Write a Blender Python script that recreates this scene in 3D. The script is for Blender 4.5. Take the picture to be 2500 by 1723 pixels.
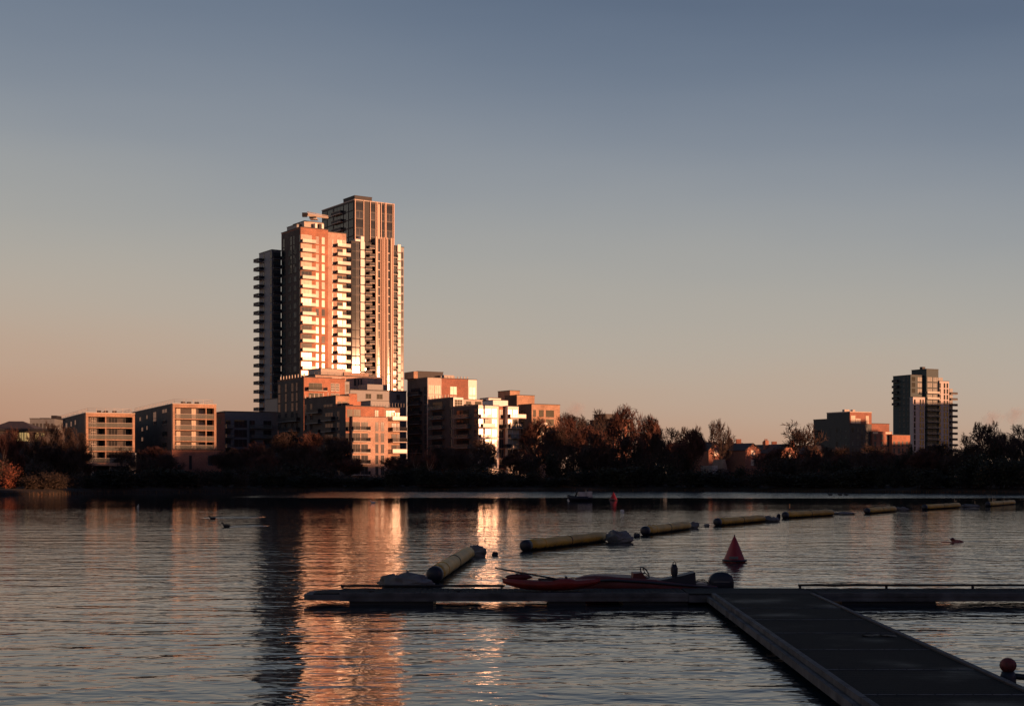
import bpy, bmesh, math, random
from mathutils import Vector, Matrix, noise
R = math.radians
random.seed(7)
sc = bpy.context.scene
for o in list(bpy.data.objects): bpy.data.objects.remove(o)

# ------------------------------------------------------------------ camera
F = 3472.0; CX = 1250.0; HY = 1158.0; CH = 3.4      # focal length in photo px, centre x, horizon y, eye height
cam = bpy.data.cameras.new('camera'); cam.lens = 50; cam.sensor_width = 36
cam.shift_y = (HY - 861.5) / 2500.0; cam.clip_end = 6000; cam.clip_start = 0.1
co = bpy.data.objects.new('camera', cam); sc.collection.objects.link(co)
co.location = (0, 0, CH); co.rotation_euler = (R(90), 0, 0); sc.camera = co

# ------------------------------------------------------------------ sky and sun
SUN_T, SUN_E = 62.0, 3.5                             # sun: degrees right of straight behind the camera, elevation
S = Vector((math.sin(R(SUN_T)) * math.cos(R(SUN_E)), -math.cos(R(SUN_T)) * math.cos(R(SUN_E)), math.sin(R(SUN_E))))
sun = bpy.data.lights.new('sun', 'SUN'); sun.energy = 5.0; sun.angle = R(0.5); sun.color = (1.0, 0.45, 0.225)
so = bpy.data.objects.new('sun', sun); sc.collection.objects.link(so)
so.rotation_euler = S.to_track_quat('Z', 'Y').to_euler()
w = bpy.data.worlds.new('World'); sc.world = w; w.use_nodes = True
nt = w.node_tree; N = nt.nodes; L = nt.links
for n in list(N): N.remove(n)
out = N.new('ShaderNodeOutputWorld')
tc = N.new('ShaderNodeTexCoord'); sep = N.new('ShaderNodeSeparateXYZ'); L.new(tc.outputs['Generated'], sep.inputs[0])
ramp = N.new('ShaderNodeValToRGB'); ramp.color_ramp.interpolation = 'B_SPLINE'
SKY = [(0.0, (.40, .205, .135)), (.022, (.50, .29, .19)), (.055, (.51, .37, .275)), (.10, (.46, .41, .345)), (.15, (.375, .375, .355)), (.205, (.275, .305, .34)),
       (.26, (.18, .222, .285)), (.32, (.112, .155, .228)), (.45, (.055, .08, .14)), (1.0, (.028, .045, .08))]
EXPO = 0.45
SKY = [(p, tuple(c / 2 ** EXPO for c in cc)) for p, cc in SKY]
el = ramp.color_ramp.elements
el[0].position, el[0].color = SKY[0][0], SKY[0][1] + (1,)
el[1].position, el[1].color = SKY[-1][0], SKY[-1][1] + (1,)
for p, c in SKY[1:-1]:
    e = el.new(p); e.color = c + (1,)
# elevation shifted a little with azimuth: the sky is paler towards the left of the view
sh = N.new('ShaderNodeMath'); sh.operation = 'MULTIPLY_ADD'; sh.inputs[1].default_value = 0.075
L.new(sep.outputs[0], sh.inputs[0]); L.new(sep.outputs[2], sh.inputs[2]); sn = N.new('ShaderNodeTexNoise'); sn.inputs['Scale'].default_value = 3.0; sn.inputs['Detail'].default_value = 3; smp = N.new('ShaderNodeMapping'); smp.inputs['Scale'].default_value = (1, 1, 5)
L.new(tc.outputs['Generated'], smp.inputs[0]); L.new(smp.outputs[0], sn.inputs['Vector'])
sm = N.new('ShaderNodeMath'); sm.operation = 'MULTIPLY_ADD'; sm.inputs[1].default_value = 0.035; L.new(sn.outputs['Fac'], sm.inputs[0]); L.new(sh.outputs[0], sm.inputs[2])
so2 = N.new('ShaderNodeMath'); so2.operation = 'SUBTRACT'; so2.inputs[1].default_value = 0.0175; L.new(sm.outputs[0], so2.inputs[0]); L.new(so2.outputs[0], ramp.inputs[0])
sky = N.new('ShaderNodeTexSky'); sky.sky_type = 'NISHITA'; sky.sun_disc = False
sky.sun_elevation = R(SUN_E); sky.sun_rotation = R(180 - SUN_T); sky.air_density = 1.0; sky.dust_density = 2.0
dot = N.new('ShaderNodeVectorMath'); dot.operation = 'DOT_PRODUCT'; dot.inputs[1].default_value = S
L.new(tc.outputs['Generated'], dot.inputs[0])
mr = N.new('ShaderNodeMapRange'); mr.interpolation_type = 'SMOOTHSTEP'
mr.inputs['From Min'].default_value = -0.15; mr.inputs['From Max'].default_value = 0.75
L.new(dot.outputs['Value'], mr.inputs['Value'])
b1 = N.new('ShaderNodeBackground'); b1.inputs[1].default_value = 1.0; L.new(ramp.outputs[0], b1.inputs[0])
tint = N.new('ShaderNodeMix'); tint.data_type = 'RGBA'; tint.blend_type = 'MULTIPLY'; tint.inputs[0].default_value = 1.0; tint.inputs[7].default_value = (.58, .6, 1.3, 1); L.new(sky.outputs[0], tint.inputs[6])
b2 = N.new('ShaderNodeBackground'); b2.inputs[1].default_value = 0.055; L.new(tint.outputs[2], b2.inputs[0])
mx = N.new('ShaderNodeMixShader'); L.new(mr.outputs[0], mx.inputs[0]); L.new(b1.outputs[0], mx.inputs[1]); L.new(b2.outputs[0], mx.inputs[2])
L.new(mx.outputs[0], out.inputs[0])
sc.view_settings.view_transform = 'Standard'; sc.view_settings.look = 'None'
sc.view_settings.exposure = EXPO; sc.view_settings.gamma = 1.0
sc.cycles.max_bounces = 6; sc.cycles.transparent_max_bounces = 16
sc.cycles.caustics_reflective = False; sc.cycles.caustics_refractive = False

# ------------------------------------------------------------------ materials
MATS = {}
def mat(name, col, rough=.7, var=.25, scale=1.5, metal=0, spec=None, ior=None, bump=0, bscale=8, island=0, alt=None, coat=0):
    if name in MATS: return MATS[name]
    m = bpy.data.materials.new(name); m.use_nodes = True
    n = m.node_tree.nodes; l = m.node_tree.links; p = n['Principled BSDF']
    p.inputs['Roughness'].default_value = rough; p.inputs['Metallic'].default_value = metal
    if spec is not None: p.inputs['Specular IOR Level'].default_value = spec
    if ior: p.inputs['IOR'].default_value = ior
    if coat: p.inputs['Coat Weight'].default_value = coat
    t = n.new('ShaderNodeTexCoord'); no = n.new('ShaderNodeTexNoise'); no.inputs['Scale'].default_value = scale
    no.inputs['Detail'].default_value = 6; l.new(t.outputs['Object'], no.inputs['Vector'])
    r = n.new('ShaderNodeValToRGB'); r.color_ramp.elements[0].position = .3; r.color_ramp.elements[1].position = .7
    c0 = tuple(max(0, c * (1 - var)) for c in col); c1 = tuple(min(1, c * (1 + var)) for c in (alt or col))
    r.color_ramp.elements[0].color = c0 + (1,); r.color_ramp.elements[1].color = c1 + (1,)
    l.new(no.outputs['Fac'], r.inputs['Fac']); src = r.outputs['Color']
    if island:
        g = n.new('ShaderNodeNewGeometry'); mm = n.new('ShaderNodeMapRange')
        mm.inputs['To Min'].default_value = 1 - island; mm.inputs['To Max'].default_value = 1 + island
        l.new(g.outputs['Random Per Island'], mm.inputs['Value'])
        vm = n.new('ShaderNodeVectorMath'); vm.operation = 'SCALE'; l.new(src, vm.inputs[0]); l.new(mm.outputs[0], vm.inputs['Scale'])
        src = vm.outputs[0]
    l.new(src, p.inputs['Base Color'])
    if bump:
        b = n.new('ShaderNodeBump'); b.inputs['Strength'].default_value = bump; b.inputs['Distance'].default_value = .02
        n2 = n.new('ShaderNodeTexNoise'); n2.inputs['Scale'].default_value = bscale; l.new(t.outputs['Object'], n2.inputs['Vector'])
        l.new(n2.outputs['Fac'], b.inputs['Height']); l.new(b.outputs[0], p.inputs['Normal'])
    MATS[name] = m; return m

def brick(name, col, mortar, scale=1.0, var=.35):
    if name in MATS: return MATS[name]
    m = bpy.data.materials.new(name); m.use_nodes = True
    n = m.node_tree.nodes; l = m.node_tree.links; p = n['Principled BSDF']; p.inputs['Roughness'].default_value = .85
    t = n.new('ShaderNodeTexCoord'); mp = n.new('ShaderNodeCombineXYZ'); sp = n.new('ShaderNodeSeparateXYZ'); l.new(t.outputs['Object'], sp.inputs[0])
    ad = n.new('ShaderNodeMath'); ad.operation = 'ADD'; l.new(sp.outputs[0], ad.inputs[0]); l.new(sp.outputs[1], ad.inputs[1])
    l.new(ad.outputs[0], mp.inputs[0]); l.new(sp.outputs[2], mp.inputs[1])
    b = n.new('ShaderNodeTexBrick'); l.new(mp.outputs[0], b.inputs['Vector']); b.inputs['Scale'].default_value = scale
    b.inputs['Brick Width'].default_value = .24; b.inputs['Row Height'].default_value = .075; b.inputs['Mortar Size'].default_value = .008
    b.inputs['Color1'].default_value = tuple(c * (1 - var) for c in col) + (1,); b.inputs['Color2'].default_value = tuple(min(1, c * (1 + var)) for c in col) + (1,)
    b.inputs['Mortar'].default_value = mortar + (1,)
    no = n.new('ShaderNodeTexNoise'); no.inputs['Scale'].default_value = .35; no.inputs['Detail'].default_value = 8; l.new(t.outputs['Object'], no.inputs['Vector'])
    mm = n.new('ShaderNodeMapRange'); mm.inputs['From Min'].default_value = .3; mm.inputs['From Max'].default_value = .7
    mm.inputs['To Min'].default_value = .72; mm.inputs['To Max'].default_value = 1.15; l.new(no.outputs['Fac'], mm.inputs['Value'])
    vm = n.new('ShaderNodeVectorMath'); vm.operation = 'SCALE'; l.new(b.outputs['Color'], vm.inputs[0]); l.new(mm.outputs[0], vm.inputs['Scale'])
    l.new(vm.outputs[0], p.inputs['Base Color']); MATS[name] = m; return m

BR_OR = brick('orange_brick', (.44, .165, .09), (.30, .24, .2))
BR_RED = brick('red_brick', (.33, .12, .075), (.25, .2, .17))
BR_PALE = brick('pale_brick', (.54, .34, .26), (.4, .36, .3))
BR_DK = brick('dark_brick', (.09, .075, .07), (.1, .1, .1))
BR_BUFF = brick('buff_brick', (.45, .27, .18), (.35, .28, .22))
WHITE = mat('white_cladding', (.80, .78, .75), .5, .08)
PINKP = mat('pale_panel', (.52, .47, .46), .7, .08)
CONC = mat('pale_concrete', (.5, .45, .4), .8, .12)
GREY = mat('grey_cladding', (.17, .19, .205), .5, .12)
DKM = mat('dark_metal', (.03, .032, .038), .55, .2, spec=.25)
COPPER = mat('bronze_fin', (.50, .30, .21), .4, .1)
SLAB = mat('balcony_edge', (.55, .48, .42), .6, .08)
ROOFM = mat('roof_felt', (.06, .055, .055), .9)
SLATE = mat('slate_roof', (.06, .05, .05), .75)
FRAME = mat('window_frame', (.12, .12, .12), .5)
FRAMEW = mat('pale_window_frame', (.55, .52, .48), .5)
def glassmat(name, base, ior, rough=.04, isl=.8):
    m = mat(name, base, rough, .5, .35, ior=ior, island=isl); return m
PANE = glassmat('window_glass', (.035, .036, .04), 1.6)
PANEB = mat('bright_window_glass', (.46, .35, .28), .14, .3, .8, ior=1.32, island=.5)       # pale base stands in for sunset glow mirrored in the panes
GLAREP = mat('pale_glare_glass', (.62, .52, .42), .2, .1, 1.2, ior=1.35, island=.25)  # glare in the lit windows, painted as a pale cream pane
TEALP = mat('teal_tinted_glass', (.06, .085, .09), .35, .5, .5, ior=1.35, island=.6)
PANED = glassmat('dark_glass', (.018, .02, .024), 1.5)
def railglass():
    m = bpy.data.materials.new('balustrade_glass'); m.use_nodes = True; n = m.node_tree.nodes; l = m.node_tree.links
    p = n['Principled BSDF']; p.inputs['Base Color'].default_value = (.22, .24, .21, 1); p.inputs['Roughness'].default_value = .3
    p.inputs['IOR'].default_value = 1.7
    tr = n.new('ShaderNodeBsdfTransparent'); mxs = n.new('ShaderNodeMixShader'); mxs.inputs[0].default_value = .3
    l.new(tr.outputs[0], mxs.inputs[1]); l.new(p.outputs[0], mxs.inputs[2]); l.new(mxs.outputs[0], n['Material Output'].inputs[0])
    MATS['balustrade_glass'] = m; return m
RGL = railglass()
def emis(name, col, st):
    m = bpy.data.materials.new(name); m.use_nodes = True; p = m.node_tree.nodes['Principled BSDF']
    p.inputs['Base Color'].default_value = (.3, .25, .15, 1); p.inputs['Emission Color'].default_value = col + (1,); p.inputs['Emission Strength'].default_value = st
    MATS[name] = m; return m
LIT = emis('lit_window_glow', (.85, .55, .2), .32)
BARK = mat('bark', (.05, .038, .032), .9, .4, 2)
TWIG = mat('twigs', (.055, .036, .03), .9, .4, .8)
TWIGR = mat('reddish_twigs', (.095, .042, .032), .9, .4, .8)
BIRCH = mat('birch_bark', (.42, .35, .3), .8, .3, 3)
LEAFD = mat('evergreen_leaves', (.022, .025, .014), .8, .4, .7, island=.5)
LEAFB = mat('brown_leaves', (.035, .024, .016), .85, .4, .7, island=.5)
LEAFR = mat('russet_twig_leaves', (.20, .06, .03), .85, .4, .7, island=.5)

# ------------------------------------------------------------------ object helpers
def link(o): sc.collection.objects.link(o); return o
def tag(o, label=None, cat=None, group=None, kind=None):
    if label: o['label'] = label
    if cat: o['category'] = cat
    if group: o['group'] = group
    if kind: o['kind'] = kind
    return o
def empty(name, loc, rz=0, label=None, cat=None, group=None):
    o = bpy.data.objects.new(name, None); link(o); o.location = loc; o.rotation_euler = (0, 0, rz); o.empty_display_size = .5
    return tag(o, label, cat, group)
class MB:
    def __init__(s): s.v = []; s.f = []; s.mi = []; s.mats = []; s.sm = []
    def m(s, m):
        if m not in s.mats: s.mats.append(m)
        return s.mats.index(m)
    def add(s, vs, fs, m, smooth=False):
        b = len(s.v); k = s.m(m); s.v += [tuple(v) for v in vs]
        for f in fs: s.f.append(tuple(b + i for i in f)); s.mi.append(k); s.sm.append(smooth)
    def box(s, x0, x1, y0, y1, z0, z1, m):
        s.add([(x0, y0, z0), (x1, y0, z0), (x1, y1, z0), (x0, y1, z0), (x0, y0, z1), (x1, y0, z1), (x1, y1, z1), (x0, y1, z1)],
              [(0, 3, 2, 1), (4, 5, 6, 7), (0, 1, 5, 4), (1, 2, 6, 5), (2, 3, 7, 6), (3, 0, 4, 7)], m)
    def tube(s, pts, rads, m, n=8, cap=True, smooth=True):
        pts = [Vector(p) for p in pts]; rings = []
        if not hasattr(rads, '__len__'): rads = [rads] * len(pts)
        d = (pts[1] - pts[0]).normalized(); up = Vector((0, 0, 1)) if abs(d.z) < .9 else Vector((1, 0, 0))
        x = d.cross(up).normalized(); vs = []
        for i, p in enumerate(pts):
            if i == 0: t = pts[1] - pts[0]
            elif i == len(pts) - 1: t = pts[i] - pts[i - 1]
            else: t = pts[i + 1] - pts[i - 1]
            t.normalize(); x = (x - t * x.dot(t)).normalized(); y = t.cross(x)
            for k in range(n):
                a = 2 * math.pi * k / n; vs.append(p + (x * math.cos(a) + y * math.sin(a)) * rads[i])
        fs = [(i * n + k, i * n + (k + 1) % n, (i + 1) * n + (k + 1) % n, (i + 1) * n + k) for i in range(len(pts) - 1) for k in range(n)]
        if cap: fs += [tuple(range(n - 1, -1, -1)), tuple((len(pts) - 1) * n + k for k in range(n))]
        s.add(vs, fs, m, smooth)
    def loft(s, rings, m, cap=True, smooth=True, closed=True):
        n = len(rings[0]); vs = [v for r in rings for v in r]; fs = []
        for i in range(len(rings) - 1):
            for k in range(n if closed else n - 1):
                fs.append((i * n + k, i * n + (k + 1) % n, (i + 1) * n + (k + 1) % n, (i + 1) * n + k))
        if cap: fs += [tuple(range(n - 1, -1, -1)), tuple((len(rings) - 1) * n + k for k in range(n))]
        s.add(vs, fs, m, smooth)
    def merge(s, other, mtx):
        for k, m in enumerate(other.mats): s.m(m)
        b = len(s.v); s.v += [tuple(mtx @ Vector(v)) for v in other.v]
        for f, mi, sm in zip(other.f, other.mi, other.sm):
            s.f.append(tuple(b + i for i in f)); s.mi.append(s.mats.index(other.mats[mi])); s.sm.append(sm)
    def mesh(s, name):
        me = bpy.data.meshes.new(name); me.from_pydata(s.v, [], s.f)
        for m in s.mats: me.materials.append(m)
        me.polygons.foreach_set('material_index', s.mi); me.polygons.foreach_set('use_smooth', s.sm)
        me.update(); return me
    def build(s, name, parent=None):
        o = bpy.data.objects.new(name, s.mesh(name)); link(o)
        if parent: o.parent = parent
        return o
def K(px): return (px - CX) / F
def W(px, py, z=0.0):                                 # point at height z seen at photo position (px, py)
    D = (CH - z) * F / (py - HY); return Vector((K(px) * D, D, z))
def Zat(py, D): return CH + (HY - py) / F * D

# ------------------------------------------------------------------ building kit
GEO = {}
def window_geo(style, w, h):
    key = (style, round(w, 2), round(h, 2))
    if key in GEO: return GEO[key]
    pane, fr, cols, rows, ft = {'std': (PANE, FRAME, 2, 1, .07), 'bright': (PANEB, FRAMEW, 2, 1, .07), 'dark': (PANED, DKM, 1, 1, .06),
        'wide': (PANE, FRAME, 3, 1, .07), 'teal': (TEALP, DKM, 2, 1, .07), 'tealwide': (TEALP, DKM, 3, 1, .08), 'glare': (GLAREP, FRAMEW, 2, 1, .07), 'glarewide': (GLAREP, FRAMEW, 3, 1, .08), 'brightwide': (PANEB, FRAMEW, 3, 1, .08), 'strip': (PANE, DKM, 1, 2, .07), 'lit': (LIT, DKM, 2, 1, .08),
        'darkwide': (PANED, DKM, 3, 1, .07), 'grid': (PANE, FRAMEW, 3, 3, .08)}[style]
    b = MB(); b.box(-w / 2, w / 2, -.02, .04, -h / 2, h / 2, pane)
    for i in range(cols + 1):
        x = -w / 2 + w * i / cols; b.box(x - ft / 2, x + ft / 2, -.06, .03, -h / 2 - ft / 2, h / 2 + ft / 2, fr)
    for i in range(rows + 1):
        z = -h / 2 + h * i / rows
        for c in range(cols):
            xa = -w / 2 + w * c / cols + ft / 2; xb = -w / 2 + w * (c + 1) / cols - ft / 2
            b.box(xa, xb, -.055, .03, z - ft / 2, z + ft / 2, fr)
    if h > 1 and w > .6: b.box(-w / 2 - .05, w / 2 + .05, -.1, .03, -h / 2 - ft / 2 - .07, -h / 2 - ft / 2 - .003, fr)
    GEO[key] = b; return b
def balcony_geo(w, d, style):
    key = ('bal', round(w, 2), round(d, 2), style)
    if key in GEO: return GEO[key]
    a = MB(); a.box(-w / 2, w / 2, -d, -.01, 0, .2, SLAB if 'pale' in style else GREY); r = MB()
    pm = RGL if 'glass' in style else (DKM if 'dark' in style else GREY)
    h = 1.15; z0 = .21
    if 'bars' in style:
        k = int(w / .14)
        for i in range(k + 1):
            x = -w / 2 + .03 + (w - .06) * i / k; r.box(x - .015, x + .015, -d + .02, -d + .05, z0, h, DKM)
        r.box(-w / 2, w / 2, -d + .01, -d + .06, h + .001, h + .05, DKM)
    else:
        r.box(-w / 2 + .03, w / 2 - .03, -d + .03, -d + .06, z0, h, pm)
        r.box(-w / 2, w / 2, -d + .01, -d + .08, h + .001, h + .06, SLAB if 'pale' in style else DKM)
    for x in (-w / 2, w / 2 - .05):
        r.box(x + .01, x + .04, -d + .09, -.02, z0, h, DKM if 'bars' in style or 'side' in style else pm)
    GEO[key] = (a, r); return GEO[key]
MESHC = {}
def shared(b, name):
    k = (id(b), name)
    if k not in MESHC: MESHC[k] = b.mesh(name)
    return MESHC[k]

class Bld:
    LIM = 92
    def __init__(s, name, xc, yc, D, a, label, cat='building', group=None, base=1.0):
        s.C = Vector((K(xc) * D, D)); s.a = R(a); s.top = Zat(yc, D); s.base = base
        s.u = Vector((math.cos(s.a), math.sin(s.a))); s.v = Vector((-math.sin(s.a), math.cos(s.a)))
        s.root = empty(name, (s.C.x, s.C.y, 0), s.a, label, cat, group)
        s.parts = {}; s.wins = []; s.bals = []
    def hit(s, px, P, d):                             # parameter along P + k*d seen at column px
        k = K(px); return (k * P.y - P.x) / (d.x - k * d.y)
    def s_(s, px, off=0): return s.hit(px, s.C + s.v * off, s.u)
    def t_(s, px, off=0): return s.hit(px, s.C + s.u * off, s.v)
    def dep(s, x, y): return (s.C + s.u * x + s.v * y).y
    def zr(s, py, x, off=0): return Zat(py, s.dep(x, off))
    def p(s, name): return s.parts.setdefault(name, MB())
    def one(s, name, x0, x1, y0, y1, z0, z1, m):
        q = MB(); q.box(x0, x1, y0, y1, z0, z1, m); return q.build(name, s.root)
    def vol(s, x0, x1, y0, y1, z0, z1, m, name='wall', cope=None):
        s.p(name).box(x0, x1, y0, y1, z0, z1, m)
        if cope: s.one('roof', x0 - .12, x1 + .12, y0 - .12, y1 + .12, z1 + .002, z1 + cope, CONC if cope > .3 else DKM)
    def win(s, face, c, z0, z1, w, style='std', off=0):
        s.wins.append((w * (z1 - z0), style, w, z1 - z0, face, c, off, (z0 + z1) / 2))
    def winpx(s, face, px0, px1, z0, z1, style='std', off=0):
        a, b = (s.s_(px0, off), s.s_(px1, off)) if face == 'R' else (s.t_(px0, off), s.t_(px1, off))
        s.win(face, (a + b) / 2, z0, z1, abs(b - a), style, off)
    def bal(s, face, c, z, w, d=1.5, style='pale glass', off=0):
        s.bals.append((w, w, d, style, face, c, off, z))
    def balpx(s, face, px0, px1, z, d=1.5, style='pale glass', off=0):
        a, b = (s.s_(px0, off), s.s_(px1, off)) if face == 'R' else (s.t_(px0, off), s.t_(px1, off))
        s.bal(face, (a + b) / 2, z, abs(b - a), d, style, off)
    def M(s, face, c, off, z):
        if face == 'R': return Matrix.Translation((c, off, z))
        return Matrix.Translation((off, c, z)) @ Matrix.Rotation(-math.pi / 2, 4, 'Z')
    def done(s):
        for nm, b in s.parts.items(): b.build(nm, s.root)
        s.wins.sort(key=lambda e: -e[0]); s.bals.sort(key=lambda e: -e[0])
        rest = MB()
        for i, (_, st, w, h, face, c, off, z) in enumerate(s.wins):
            g = window_geo(st, w, h); m = s.M(face, c, off, z)
            if i < s.LIM:
                o = bpy.data.objects.new('window', shared(g, 'window')); link(o); o.parent = s.root; o.matrix_local = m
            else: rest.merge(g, m)
        if rest.v: rest.build('window', s.root)['kind'] = 'stuff'
        rest = MB()
        for i, (_, w, d, st, face, c, off, z) in enumerate(s.bals):
            ga, gr = balcony_geo(w, d, st); m = s.M(face, c, off, z)
            if i < s.LIM:
                o = bpy.data.objects.new('balcony', shared(ga, 'balcony')); link(o); o.parent = s.root; o.matrix_local = m
                r = bpy.data.objects.new('railing', shared(gr, 'railing')); link(r); r.parent = o
            else: rest.merge(ga, m); rest.merge(gr, m)
        if rest.v: rest.build('balcony', s.root)['kind'] = 'stuff'
        return s
    def railing(s, x0, x1, y0, y1, z, h=1.0, step=1.6, m=None, name='roof_railing'):
        m = m or CONC; b = s.p(name); r = .03
        def run(ax, ay, bx, by):
            l = math.hypot(bx - ax, by - ay); k = max(1, int(l / step))
            for i in range(k + 1):
                x = ax + (bx - ax) * i / k; y = ay + (by - ay) * i / k; b.box(x - r, x + r, y - r, y + r, z, z + h, m)
            for zz in (z + h * .55, z + h):
                b.tube([(ax, ay, zz), (bx, by, zz)], .028, m, 5)
        run(x0, y0, x1, y0); run(x0, y0, x0, y1); run(x1, y0, x1, y1); run(x0, y1, x1, y1)

WAVE1, WAVE2, WAVE3, SHH = .078, .027, .005, 56
# ------------------------------------------------------------------ BUILDINGS
rnd = random.Random(3)
# --- two waterside apartment blocks with framed loggias
def loggia_block(name, xc, yc, xr, xl, D, a, frame, side, lv, base_py, divs, label, depth=1.9, wins=(), fr=.55, sidew=()):
    b = Bld(name, xc, yc, D, a, label, 'apartment block', 'apartment blocks framed by pale loggias')
    Lr = b.s_(xr); Ll = b.t_(xl); zb = Zat(base_py, D); T = b.top
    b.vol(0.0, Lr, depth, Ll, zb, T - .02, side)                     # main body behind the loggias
    fp = b.p('loggia_frame')
    fp.box(-.02, fr, -.02, depth - .004, zb, T, frame); fp.box(Lr - fr, Lr + .02, -.02, depth - .004, zb, T, frame)
    fp.box(fr + .004, Lr - fr - .004, -.02, depth - .004, T - (lv[0] and .85), T, frame)
    zs = [Zat(y, D) for y in lv]
    for i, z in enumerate(zs):
        m = MB(); last = i == len(zs) - 1
        m.box(fr + .006, Lr - fr - .006, -.05, depth - .006, z - (.75 if last else .22), z, frame)
        sl = m.build('floor_slab', b.root)
        r = MB(); r.box(fr + .05, Lr - fr - .05, .05, .075, z + .06, z + 1.1, RGL); r.box(fr + .01, Lr - fr - .01, .03, .1, z + 1.101, z + 1.16, SLAB)
        k = int((Lr - 2 * fr) / 1.3)
        for j in range(k + 1):
            x = fr + .05 + (Lr - 2 * fr - .1) * j / k; r.box(x - .02, x + .02, .08, .12, z, z + 1.1, DKM)
        r.build('railing', b.root)
    for px in divs:
        x = b.s_(px); fp.box(x - .12, x + .12, .1, depth - .01, zs[-1] + .01, T - .86, frame)
    hts = [T - .86] + [z - .22 for z in zs[:-1]]
    for top, bot in zip(hts, zs):
        for (pa, pb, st) in wins: b.winpx('R', pa, pb, bot + .1, top - .12, st, depth - .01)
    for (pa, pb, ya, yb, st) in sidew: b.winpx('L', pa, pb, Zat(yb, D + 8), Zat(ya, D + 8), st, 0)
    # roof: parapet, rails, plant
    b.p('roof').box(-.1, Lr + .1, -.1, Ll + .1, T + .003, T + .2, CONC)
    b.railing(.6, Lr - .6, 1.2, Ll - .8, T + .2, 1.05, 2.0, CONC)
    for x, y in ((Lr * .3, 5), (Lr * .45, 5.5), (Lr * .62, 5), (Lr * .5, 12)):
        b.one('roof_vent', x, x + .9, y, y + 1.1, T + .201, T + .9, DKM)
    for x in (1.5, Lr * .5, Lr - 2):                                  # legs below the lowest slab
        b.one('column', x, x + .6, 1.5, 2.1, .8, zb - .01, CONC)
    b.vol(1.2, Lr - 1, 5, Ll, .8, zb - .012, BR_DK, 'ground_floor')
    return b.done()
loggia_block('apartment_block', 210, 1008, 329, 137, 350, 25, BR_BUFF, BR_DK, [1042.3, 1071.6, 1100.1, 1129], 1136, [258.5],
    'buff apartment block with four open loggia floors and dark windows, nearest the left edge',
    wins=[(222, 234, 'grid'), (238, 250, 'darkwide'), (265, 287, 'wide'), (300, 312, 'std'), (314, 321, 'dark')],
    sidew=[(146, 151, 1026, 1040, 'dark'), (160, 165, 1024, 1038, 'dark'), (172, 176, 1023, 1036, 'dark'), (182, 186, 1022, 1034, 'dark')])
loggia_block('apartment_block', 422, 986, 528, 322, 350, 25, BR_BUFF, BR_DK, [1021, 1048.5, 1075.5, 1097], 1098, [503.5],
    'orange lit apartment block with glowing windows above a red brick plinth',
    wins=[(431, 440, 'glare'), (468, 478, 'glare'), (486, 502, 'glarewide'), (506, 520, 'dark')],
    sidew=[(340, 345, 1006, 1016, 'dark'), (357, 361, 1004, 1014, 'dark'), (374, 382, 1000, 1032, 'strip'), (396, 408, 998, 1007, 'std'), (396, 408, 1025, 1035, 'std'),
           (396, 408, 1053, 1063, 'dark'), (395, 407, 1080, 1090, 'dark'), (345, 350, 1034, 1044, 'dark'), (357, 361, 1032, 1042, 'dark'), (345, 350, 1060, 1070, 'dark')])
# red brick plinth
b = Bld('brick_annex', 420, 1098, 343, 25, 'low dark red brick building under the lit loggia block', 'building')
Lr = b.s_(545); b.vol(0, Lr, 0, 7.5, .8, b.top, BR_RED, cope=.25)
for pa, pb, ya, yb, st in ((462, 468, 1112, 1145, 'strip'), (508, 518, 1112, 1135, 'std'), (524, 532, 1110, 1120, 'std'), (434, 441, 1134, 1156, 'std')):
    b.winpx('R', pa, pb, Zat(yb, 345), Zat(ya, 345), st)
b.done()
# --- low dark building behind the left blocks
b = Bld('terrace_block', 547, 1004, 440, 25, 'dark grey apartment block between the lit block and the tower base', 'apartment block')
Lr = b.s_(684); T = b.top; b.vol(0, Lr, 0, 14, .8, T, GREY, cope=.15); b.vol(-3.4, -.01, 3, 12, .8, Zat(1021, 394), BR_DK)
b.vol(b.s_(576), b.s_(612), 3, 9, T + .2, Zat(986, 394), GREY, 'roof_plant', cope=.1)
b.vol(b.s_(612) + .01, b.s_(633), 2.2, 8, T + .2, Zat(986.5, 394), CONC, 'roof_plant')
b.one('roof_plant', b.s_(634), b.s_(648), 2, 5, T + .2, Zat(1002, 394), CONC)
for i in range(4):
    zt = T - 2.6 - i * 3.0
    b.winpx('R', 572, 603, zt - 2.3, zt, 'wide'); b.winpx('R', 609, 622, zt - 2.2, zt - .1, 'std'); b.winpx('R', 643, 662, zt - 2.2, zt - .1, 'std')
    b.winpx('R', 551, 563, zt - 2.2, zt - .1, 'std'); b.balpx('R', 536, 569, zt - 2.6, 1.6, 'grey glass'); b.balpx('R', 608, 664, zt - 2.6, 1.4, 'grey glass')
b.done()
b = Bld('brick_building', 530, 1007, 430, 25, 'small orange brick gable end showing behind the dark grey block', 'building')
b.vol(0, b.s_(549), 0, 8, .8, b.top, BR_OR, cope=.15); b.winpx('R', 533, 539, b.top - 3.2, b.top - 1.6); b.done()

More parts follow.
